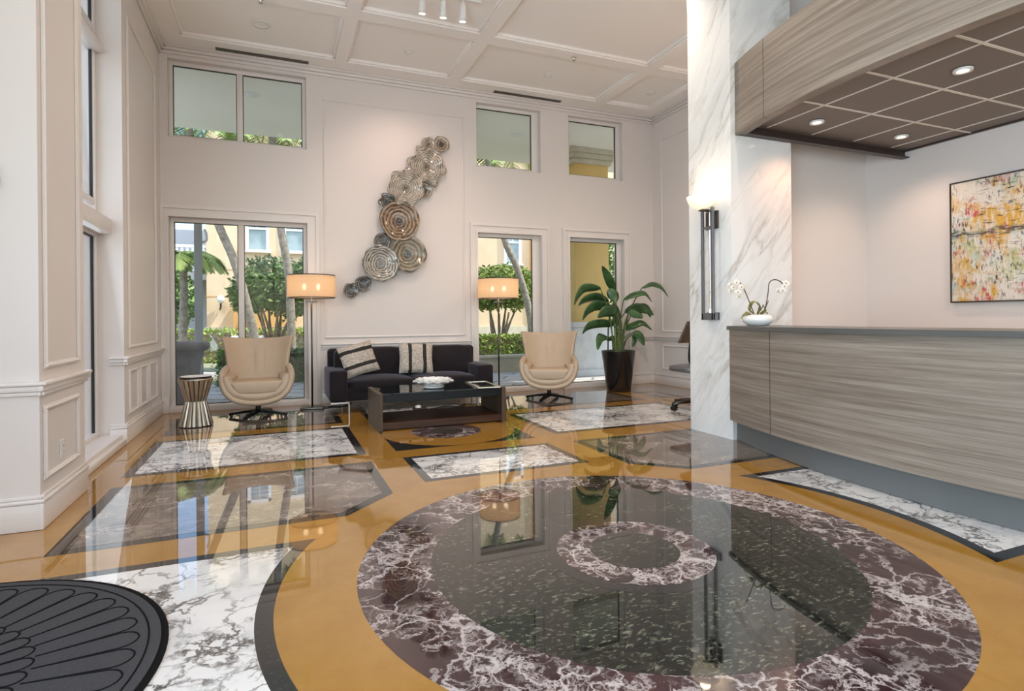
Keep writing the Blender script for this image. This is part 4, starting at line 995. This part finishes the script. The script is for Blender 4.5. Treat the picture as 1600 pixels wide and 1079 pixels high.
# ================================================================== WALL PLATES
def bw(x, y):                                                  # place on the back wall, metres from the plate survey
    return x, y
PL = [('a', 2.381, 3.894, .118, 'plate_bronze', 'small tan glass wall plate at the top right end of the cluster', .05, 3), ('b', 2.167, 3.863, .105, 'plate_pale', 'small cream glass wall plate second from the top of the cluster', .1, 4),
 ('c', 2.135, 3.52, .275, 'plate_pale', 'large pale ruffled star-shaped glass plate near the top of the cluster', .15, 6), ('d', 1.81, 3.165, .265, 'plate_pale', 'large pale ringed ruffled plate left of the small brown one', .10, 7),
 ('e', 2.116, 3.165, .108, 'plate_bronze', 'small brown plate right of the large pale ringed plate', .06, 3), ('f', 1.527, 2.953, .11, 'plate_dark', 'small grey ruffled plate upper left of the large amber plate', .12, 4),
 ('g', 1.71, 2.663, .292, 'plate_amber', 'large amber brown glass plate in the middle of the cluster', .03, 3), ('h', 1.46, 2.36, .118, 'plate_dark', 'small dark plate lower left of the large amber plate', .05, 3),
 ('i', 1.835, 2.186, .27, 'plate_smoky', 'large smoky plate with dark heart below the amber plate', .05, 4), ('j', 1.425, 2.025, .265, 'plate_ringed', 'large black and white ringed plate in the lower cluster', .03, 8),
 ('k', 1.181, 1.725, .112, 'plate_dark', 'small dark plate second from the bottom of the cluster', .05, 3), ('l', 1.005, 1.625, .105, 'plate_dark', 'small dark plate at the lower left end of the cluster', .05, 5)]
rnd = random.Random(3)
for i, (_, x, z, r, mt, lab, wv, nw) in enumerate(PL):
    dep = .09 if r > .2 else .06
    e = thing('wall_plate', lab, 'wall plate', (x, 8.6 - dep - (.03 if i % 2 else 0), z), 0, 'blown glass wall plates above the sofa')
    ph = rnd.uniform(0, 6); b = B(); vs = []; fs = []; n = 60; NR = 10
    for j in range(NR + 1):
        t = j / NR
        for k in range(n):
            a = 2 * PI * k / n; w_ = math.sin(nw * a + ph) + .45 * math.sin((nw + 2) * a + 2 * ph)
            rr = r * (.04 + .96 * t) * (1 + wv * w_ * t * t); y = -.055 * t ** 1.7 * (r / .25) + .018 * w_ * t * t * (wv / .08) * (r / .25) - .007 * math.sin(t * 26) * (r / .27)
            vs.append((rr * math.cos(a), y, rr * math.sin(a)))
    fs = [(j * n + k, j * n + (k + 1) % n, (j + 1) * n + (k + 1) % n, (j + 1) * n + k) for j in range(NR) for k in range(n)] + [tuple(range(n))]
    b.add(vs, fs); b.build('glass_dish', mt, e, smooth=True, solid=.006)
    b = B(); b.tube([(0, 0, 0), (0, dep + (.03 if i % 2 else 0), 0)], .012, 10); b.build('wall_mount', 'bronze_metal', e)
    b = B(); b.tube([(r * (1 + wv * (math.sin(nw * 2 * PI * k / 60 + ph) + .45 * math.sin((nw + 2) * 2 * PI * k / 60 + 2 * ph))) * math.cos(2 * PI * k / 60), -.055 * (r / .25) + .018 * (math.sin(nw * 2 * PI * k / 60 + ph) + .45 * math.sin((nw + 2) * 2 * PI * k / 60 + 2 * ph)) * (wv / .08) * (r / .25) + .004, r * (1 + wv * (math.sin(nw * 2 * PI * k / 60 + ph) + .45 * math.sin((nw + 2) * 2 * PI * k / 60 + 2 * ph))) * math.sin(2 * PI * k / 60)) for k in range(61)], .004, 6); b.build('rim', 'plate_dark' if mt in ('plate_amber', 'plate_dark', 'plate_ringed') else 'plate_bronze', e, smooth=True)

# ================================================================== SMALL WALL THINGS
e = thing('wall_outlet', 'white power outlet low on the left panelled pier', 'outlet', (-1.274, 4.47, .393))
b = B(); b.box((0, -.036, -.06), (.008, .036, .06), .003); b.build('cover_plate', 'white_plastic', e)
b = B(); b.box((.008, -.018, -.036), (.011, .018, .036), .002); b.build('socket', 'white_plastic', e)
b = B()
for z in (-.018, .018):
    for y in (-.007, .007): b.box((.0105, y - .0015, z - .005), (.0118, y + .0015, z + .005))
b.build('slots', 'outlet_slot', e)
e = thing('wall_hook', 'dark metal wall fixture cut by the left picture edge', 'wall fixture', (-1.475, 4.11, 2.02))
b = B(); b.lathe([(.03, 0), (.03, .012)], 14); o = b.build('mount', 'black_metal', e); o.rotation_euler = (R(90), 0, 0)
b = B(); b.tube(smooth_path([(0, -.012, .03), (.0, -.06, .045), (.035, -.08, .035)], 5), .008, 8); b.tube(smooth_path([(0, -.012, -.02), (.0, -.06, -.045), (.03, -.08, -.035)], 5), .011, 8); b.build('arm', 'black_metal', e, smooth=True)

# door mat
MX, MY = -1.31, 2.395
e = thing('door_mat', 'charcoal half-round door mat with fan-shaped ribs', 'door mat', (MX, MY, .0035))
def half(r, n=48): return [(r * math.cos(-PI / 2 + PI * i / n), r * math.sin(-PI / 2 + PI * i / n)) for i in range(n + 1)]
b = B(); b.prism(half(.93), 0, .005); b.build('rubber_edge', 'mat_rubber', e)
b = B(); b.prism(half(.905), .004, .010); b.build('carpet', 'mat_carpet', e)
g = B()
def strip(pts, w=.006, z=.0102):
    g.tube([(x, y, z - .002) for x, y in pts], w * .75, 6, True)
strip(half(.865))
def fan(r0, r1, n):
    da = PI / n
    for k in range(n):
        a0 = -PI / 2 + da * k; a1 = a0 + da; am = (a0 + a1) / 2; hw = da / 2 * r1 * .86
        cx, cy = (r1 - hw) * math.cos(am), (r1 - hw) * math.sin(am); pts = [(r0 * math.cos(a0), r0 * math.sin(a0))]
        for q in range(9):
            t = am - PI / 2 + PI * q / 8; pts.append((cx + hw * .98 * math.cos(t), cy + hw * .98 * math.sin(t)))
        pts.append((r0 * math.cos(a1), r0 * math.sin(a1))); strip(pts)
fan(.525, .835, 19); fan(.06, .525, 17)
g.build('rib_grooves', 'mat_rubber', e, smooth=True)

# ================================================================== OUTSIDE
b = B(); b.box((-30, 8.9, -.15), (40, 12.4, -.02)); struct(b.build('floor_patio', 'pavers'))
b = B(); b.box((-40, 12.4, -.2), (60, 60, -.03)); struct(b.build('floor_garden', 'lawn'))
b = B(); b.box((-40, -30, -.2), (-2.5, 8.9, -.04)); b.box((-2.5, -30, -.2), (40, -3.6, -.04)); struct(b.build('floor_terrace', 'path'))
b = B(); b.box((-9, 8.9, 4.72), (12, 11.85, 4.95)); struct(b.build('ceiling_porch', 'porch_plaster'))
b = B(); b.lathe([(.09, -.02), (.11, -.008), (.11, 0)], 24); 
for i, (x, y, lab) in enumerate(((-.33, 9.75, 'round vent in the porch ceiling seen through the left upper window'), (4.30, 10.05, 'round vent in the porch ceiling seen through the middle upper window'))):
    o = B(); o.lathe([(.06, -.03), (.07, -.015), (.13, -.008), (.13, 0)], 24); o = o.build('ceiling_disc', 'white_trim', autosm=40); o.location = (x, y, 4.72); tag(o, lab, 'ceiling vent')
# light path curving behind the hedge
b = B(); b.add([(-3.2, 15.2, -.025), (-1.1, 13.9, -.025), (-.2, 13.6, -.025), (-.2, 14.3, -.025), (-1.0, 14.9, -.025), (-3.2, 17.0, -.025)], [(0, 1, 2, 3, 4, 5)]); struct(b.build('floor_path', 'path'))
# yellow porch column outside the right window
e = thing('porch_column', 'square yellow porch column on a pale stone pedestal outside the right window', 'column', (6.17, 10.8, -.02))
b = B(); b.box((-.40, -.36, 1.12), (.40, .40, 4.45)); b.build('shaft', 'ochre_stucco', e)
b = B(); b.box((-.47, -.43, .12), (.47, .47, 1.02), .01); b.box((-.53, -.49, 0), (.53, .53, .14), .01); b.box((-.52, -.48, 1.02), (.52, .52, 1.13), .012); b.build('pedestal', 'pale_stone', e)
b = B(); b.box((-.46, -.42, 4.44), (.46, .46, 4.54), .01); b.box((-.52, -.48, 4.54), (.52, .52, 4.64), .01); b.box((-.56, -.52, 4.64), (.56, .56, 4.74), .01); b.build('capital', 'cap_stone', e)

def leaves(b, rnd, c, rad, n, ls, shell=.55):
    for _ in range(n):
        while True:
            p = Vector((rnd.uniform(-1, 1), rnd.uniform(-1, 1), rnd.uniform(-1, 1)))
            if shell < p.length <= 1: break
        lump = 1 + .13 * math.sin(5 * p.x + 3 * p.z) * math.sin(4 * p.y + 5 * p.z)
        q = Vector((c[0] + p.x * rad[0] * lump, c[1] + p.y * rad[1] * lump, c[2] + p.z * rad[2] * lump))
        leaf(b, rnd, q, ls)
def leaf(b, rnd, q, ls):
    d = Vector((rnd.gauss(0, 1), rnd.gauss(0, 1), rnd.gauss(0, .7))).normalized(); s_ = d.orthogonal().normalized(); s_ = Matrix.Rotation(rnd.uniform(0, 6.3), 3, d) @ s_
    l = ls * rnd.uniform(.7, 1.3); w = l * .26; nn = d.cross(s_)
    b.add([q, q + d * l * .5 + s_ * w + nn * w * .25, q + d * l, q + d * l * .5 - s_ * w + nn * w * .25], [(0, 1, 2), (0, 2, 3)])
def hedge(name, label, x0, x1, y0, y1, z0, z1, n, ls, mt, seed):
    rnd = random.Random(seed); e = thing(name, label, 'hedge', ((x0 + x1) / 2, (y0 + y1) / 2, z0))
    hx, hy, hz = (x1 - x0) / 2, (y1 - y0) / 2, z1 - z0; b = B()
    for _ in range(n):
        k = rnd.random(); x, y, z = rnd.uniform(-hx, hx), rnd.uniform(-hy, hy), rnd.uniform(.0, hz)
        if k < .5: y = -hy + abs(rnd.gauss(0, .05))
        elif k < .85: z = hz - abs(rnd.gauss(0, .04))
        else: x = rnd.choice((-hx, hx)) + rnd.gauss(0, .03)
        leaf(b, rnd, Vector((x, y, z)), ls)
    b.build('foliage', mt, e)
    b = B(); b.box((-hx + .06, -hy + .06, 0), (hx - .06, hy - .06, hz - .07)); b.build('branches', 'branch_bark', e)
hedge('hedge', 'clipped dark green hedge just outside the left twin window', -1.0, 1.55, 11.9, 12.6, -.03, .62, 5200, .06, 'hedge_leaf', 1)
hedge('hedge', 'long pale green hedge further back in front of the yellow building', -4.0, 1.6, 18.7, 19.5, -.03, .92, 2600, .12, 'hedge_light_leaf', 2)
hedge('hedge', 'green hedge above the low wall outside the middle window', 4.0, 8.3, 14.12, 14.9, -.03, .74, 5600, .09, 'hedge_light_leaf', 3)
b = B(); b.box((3.4, 12.05, -.03), (7.6, 12.35, .30)); b.box((3.35, 12.0, .30), (7.65, 12.40, .355), .01); tag(b.build('garden_wall', 'cap_stone'), 'low garden wall with a pale coping below the hedge outside the middle window', 'garden wall')
def branchy(e, base, top, rnd, n=6, r=.05):
    b = B()
    for k in range(n):
        a = 2 * PI * k / n + rnd.uniform(-.4, .4); d = Vector((math.cos(a), math.sin(a), 0)); mid = Vector(base) + d * rnd.uniform(.08, .25) + Vector((0, 0, (top[2] - base[2]) * .5)); tip = Vector(top) + d * rnd.uniform(.3, .6) + Vector((0, 0, rnd.uniform(-.1, .5)))
        b.tube(smooth_path([Vector(base) + d * .05, mid, tip], 5), [r] * 4 + [r * .75] * 4 + [r * .5] * 3, 7)
    b.build('trunk', 'branch_bark', e, smooth=True)
def shrub_tree(x, y, crowns, base_top, label, mt, n, ls, seed):
    rnd = random.Random(seed); e = thing('shrub_tree', label, 'tree', (x, y, -.03)); branchy(e, (0, 0, 0), (0, 0, base_top), rnd, 7, .055)
    b = B()
    for c, r in crowns: leaves(b, rnd, c, r, n, ls)
    b.build('crown', mt, e)
shrub_tree(-.065, 15.6, [((-.05, 0, 2.15), (.82, .75, .70)), ((.45, .1, 2.0), (.65, .6, .75)), ((-.55, .0, 1.85), (.45, .5, .45)), ((.95, .2, 2.2), (.6, .6, .7))], 1.5, 'round leafy tree behind the left armchair outside the window', 'tree_leaf', 2300, .13, 11)
shrub_tree(6.05, 15.6, [((0, 0, 2.15), (.95, .8, .66)), ((-.6, .1, 2.05), (.6, .6, .6)), ((.7, .1, 2.1), (.6, .6, .6))], 1.45, 'light green leafy tree behind the right floor lamp outside the window', 'tree_leaf_light', 2100, .14, 12)
shrub_tree(-2.95, 20.4, [((0, 0, 1.9), (.70, .55, .9))], 1.0, 'dark shrub tree under the grey balcony at the far left', 'tree_leaf', 1500, .16, 13)
def palm(path, r, label, nf, fl, seed, droop=1.0, skirt=0, lean=(0, 0)):
    k_ = 1.103 if path[0][1] < 13 else 1.0
    path = [(x * k_, y * k_, max(-.03, 1.2 + (z - 1.2) * k_)) for x, y, z in path]
    rnd = random.Random(seed); p0 = Vector(path[0]); e = thing('palm_tree', label, 'palm tree', p0)
    pts = smooth_path([Vector(p) - p0 for p in path], 10); b = B(); b.tube(pts, [r * (1.15 - .3 * i / len(pts)) * (1 + .05 * (i % 2)) for i in range(len(pts))], 10); b.build('trunk', 'bark', e, smooth=True)
    top = pts[-1]
    for k in range(nf):
        a = 2 * PI * k / nf + rnd.uniform(-.25, .25); d = Vector((math.cos(a), math.sin(a), 0)); up_ = rnd.uniform(.15, .75); L_ = fl * rnd.uniform(.85, 1.1)
        rach = smooth_path([top, top + d * L_ * .35 + Vector((0, 0, L_ * .30 * up_)), top + d * L_ * .72 + Vector((0, 0, L_ * (.22 * up_ - .12 * droop))), top + d * L_ * .92 + Vector((0, 0, L_ * (-.05 - .42 * droop * (1 - up_ * .5))))], 6)
        b = B(); b.tube(rach, [.016] * (len(rach) - 6) + [.008] * 6, 5); s_ = Vector((-d.y, d.x, 0)); N = len(rach)
        for i in range(3, N):
            for q in (-1, 1):
                for h in (0, .33, .66):
                    p = rach[i] if i == N - 1 else rach[i].lerp(rach[i + 1], h); t_ = (rach[i] - rach[i - 1]).normalized(); ll = L_ * .30 * math.sin(PI * (.15 + .8 * i / N))
                    dd = (s_ * q + t_ * .55 + Vector((0, 0, -.35 + rnd.uniform(-.15, .15)))).normalized(); w = .014
                    b.add([p - t_ * w, p + t_ * w, p + dd * ll * .6 + t_ * w * .8, p + dd * ll + Vector((0, 0, -.06 * ll)), p + dd * ll * .6 - t_ * w * .8], [(0, 1, 2, 3, 4)])
        b.build('frond', 'palm_leaf', e)
palm([(-.38, 12.6, -.03), (-.41, 12.6, .9), (-.72, 12.6, 2.25), (-1.02, 12.6, 3.06), (-1.35, 12.7, 4.0), (-1.6, 12.9, 5.2)], .085, 'leaning palm trunk seen through the left pane of the twin window', 16, 1.7, 21)
palm([(.30, 12.6, -.03), (.29, 12.6, .95), (.25, 12.6, 2.12), (.11, 12.6, 3.05), (.0, 12.8, 4.0), (-.05, 13.0, 5.3)], .085, 'upright palm behind the left floor lamp outside the twin window', 16, 1.7, 22)
palm([(5.80, 12.7, -.03), (5.74, 12.7, 1.25), (5.42, 12.7, 2.37), (5.10, 12.7, 3.05), (4.85, 12.8, 4.2), (4.75, 13.0, 5.3)], .085, 'leaning palm trunk outside the middle window', 16, 1.7, 23)
palm([(-1.92, 14.6, -.03), (-1.93, 14.6, 1.0), (-1.90, 14.6, 1.9), (-1.92, 14.6, 2.62)], .08, 'short young palm at the left edge of the twin window', 22, .95, 24, .75)
# lamp post and urn on the terrace
e = thing('lamp_post', 'square grey lamp post outside the left pane', 'lamp post', (-1.27, 11.5, -.02))
b = B(); b.box((-.06, -.06, .0), (.06, .06, 4.4), .006); b.build('post', 'post_grey', e)
b = B(); b.box((-.09, -.09, 0), (.09, .09, .12), .01); b.build('post_base', 'post_grey', e)
b = B(); b.tube(smooth_path([(.05, 0, 2.62), (.13, 0, 2.66), (.13, 0, 2.78), (.10, 0, 2.86)], 5), .02, 8); b.build('bracket', 'white_trim', e, smooth=True)
e = thing('garden_urn', 'broad grey stone planter on the patio outside the left pane', 'planter', (-1.45, 9.70, -.02))
b = B(); b.lathe([(.30, 0), (.33, .03), (.34, .10), (.40, .55), (.44, .76), (.50, .80), (.53, .84), (.53, .88), (.50, .91), (.44, .90), (.40, .80), (.0001, .78)], 44, closed=True); b.build('body', 'urn_stone', e, smooth=True)
b = B(); b.lathe([(.41, .80), (.2, .83), (.0001, .84)], 20, closed=True); b.build('soil', 'soil', e)
# building across the garden
e = thing('apartment_building', 'yellow stucco building with white sash windows across the garden', 'building', (0, 22, -.03))
b = B(); b.box((-2.19, 0, 0), (6.6, 8, 9)); b.build('wall', 'yellow_stucco', e)
b = B(); b.box((6.6, -2.0, 0), (16, 8, 9)); b.build('wall', 'yellow_stucco', e)
b = B(); b.box((-2.24, -.06, 0), (6.6, 0, .93)); b.box((6.6, -2.06, 0), (16, -2, .93)); b.box((-2.24, -.10, .93), (6.6, 0, 1.02)); b.build('plinth', 'cap_stone', e)
b = B()
for z in (2.06, 3.0): b.box((-2.21, -.012, z), (-1.0, .0, z + .03))
b.box((-1.25, -.03, 3.6), (-1.0, 0, 3.66)); b.build('groove_band', 'orange_stucco', e)
b = B(); b.box((-.82, -.7, 0), (.55, 0, 1.85)); b.box((-1.35, -.4, 0), (-1.05, 0, 1.85)); b.build('porch_block', 'orange_stucco', e)
b = B(); b.box((-.35, -.78, 0), (.35, -.70, 1.0)); b.build('stone_panel', 'urn_stone', e)
def sash(x0, x1, z0, z1, y=0):
    b = B()
    for q in (((x0, y - .12, z0), (x0 + .10, y, z1)), ((x1 - .10, y - .12, z0), (x1, y, z1)), ((x0, y - .12, z1 - .1), (x1, y, z1)), ((x0 - .06, y - .16, z0 - .10), (x1 + .06, y, z0))): b.box(*q)
    zm = (z0 + z1) / 2; b.box((x0 + .1, y - .08, zm - .03), (x1 - .1, y, zm + .03)); xm = (x0 + x1) / 2; b.box((xm - .015, y - .07, zm), (xm + .015, y, z1)); b.box((x0 + .1, y - .07, (zm + z1) / 2 - .015), (x1 - .1, y, (zm + z1) / 2 + .015))
    f = b.build('window', 'white_trim', e); b = B(); b.box((x0 + .08, y - .04, z0), (x1 - .08, y - .01, z1 - .08)); b.build('pane', 'sky_window', f)
sash(-.96, -.20, 3.72, 5.2); sash(.26, 1.05, 3.72, 5.2); sash(7.95, 8.65, 3.3, 4.9, -2); sash(9.6, 10.4, 3.3, 4.9, -2)
b = B(); b.box((9.05, -2.15, 0), (9.3, -2, 9)); b.build('downpipe', 'orange_stucco', e)
b = B(); b.tube([(-1.78, -.05, 1.62), (-1.74, -.22, 1.70), (-1.74, -.24, 1.84)], .03, 8); gl = b.build('wall_lamp_bracket', 'black_metal', e, smooth=True)
b = B(); b.lathe([(.0001, 1.82), (.09, 1.86), (.13, 1.97), (.09, 2.07), (.0001, 2.11)], 20, (-1.74, -.24, 0), closed=True); b.build('globe', 'globe_white', gl, smooth=True)
e = thing('balcony_wing', 'grey wing with white balcony railing at the far left outside', 'building', (-4, 24, -.03))
b = B(); b.box((-3, 0, 0), (1.8, 6, 4.6)); b.build('wall', 'balcony_blue', e)
b = B(); b.box((-3, -1.8, 2.65), (1.78, 0, 2.95)); b.build('balcony_slab', 'post_grey', e)
b = B(); b.box((-3, -1.8, 3.75), (1.78, -1.7, 3.85)); b.box((-3, -1.8, 2.95), (1.78, -1.7, 3.05))
for k in range(30): b.box((-2.98 + k * .16, -1.78, 3.05), (-2.90 + k * .16, -1.72, 3.75))
b.build('railing', 'white_trim', e)
for i, (x, y) in enumerate(((-1.02, 17.2), (-.36, 16.9))):
    e = thing('garden_jar', ['white garden jar near the hedge, seen left of the window mullion', 'white garden jar beside the tree, seen right of the window mullion'][i], 'jar', (x, y, -.03))
    b = B(); b.lathe([(.10, 0), (.20, .18), (.24, .42), (.20, .62), (.10, .72), (.12, .80), (.10, .82), (.06, .80), (.0001, .6)], 24, closed=True); b.build('body', 'globe_white', e, smooth=True)
# greenery beyond the right porch column
shrub_tree(11.0, 17.5, [((0, 0, 2.0), (1.4, 1.0, 1.6)), ((-.6, 0, 3.4), (.9, .8, 1.0))], 1.4, 'blue-green tree beyond the yellow porch column', 'tree_leaf', 1800, .16, 15)
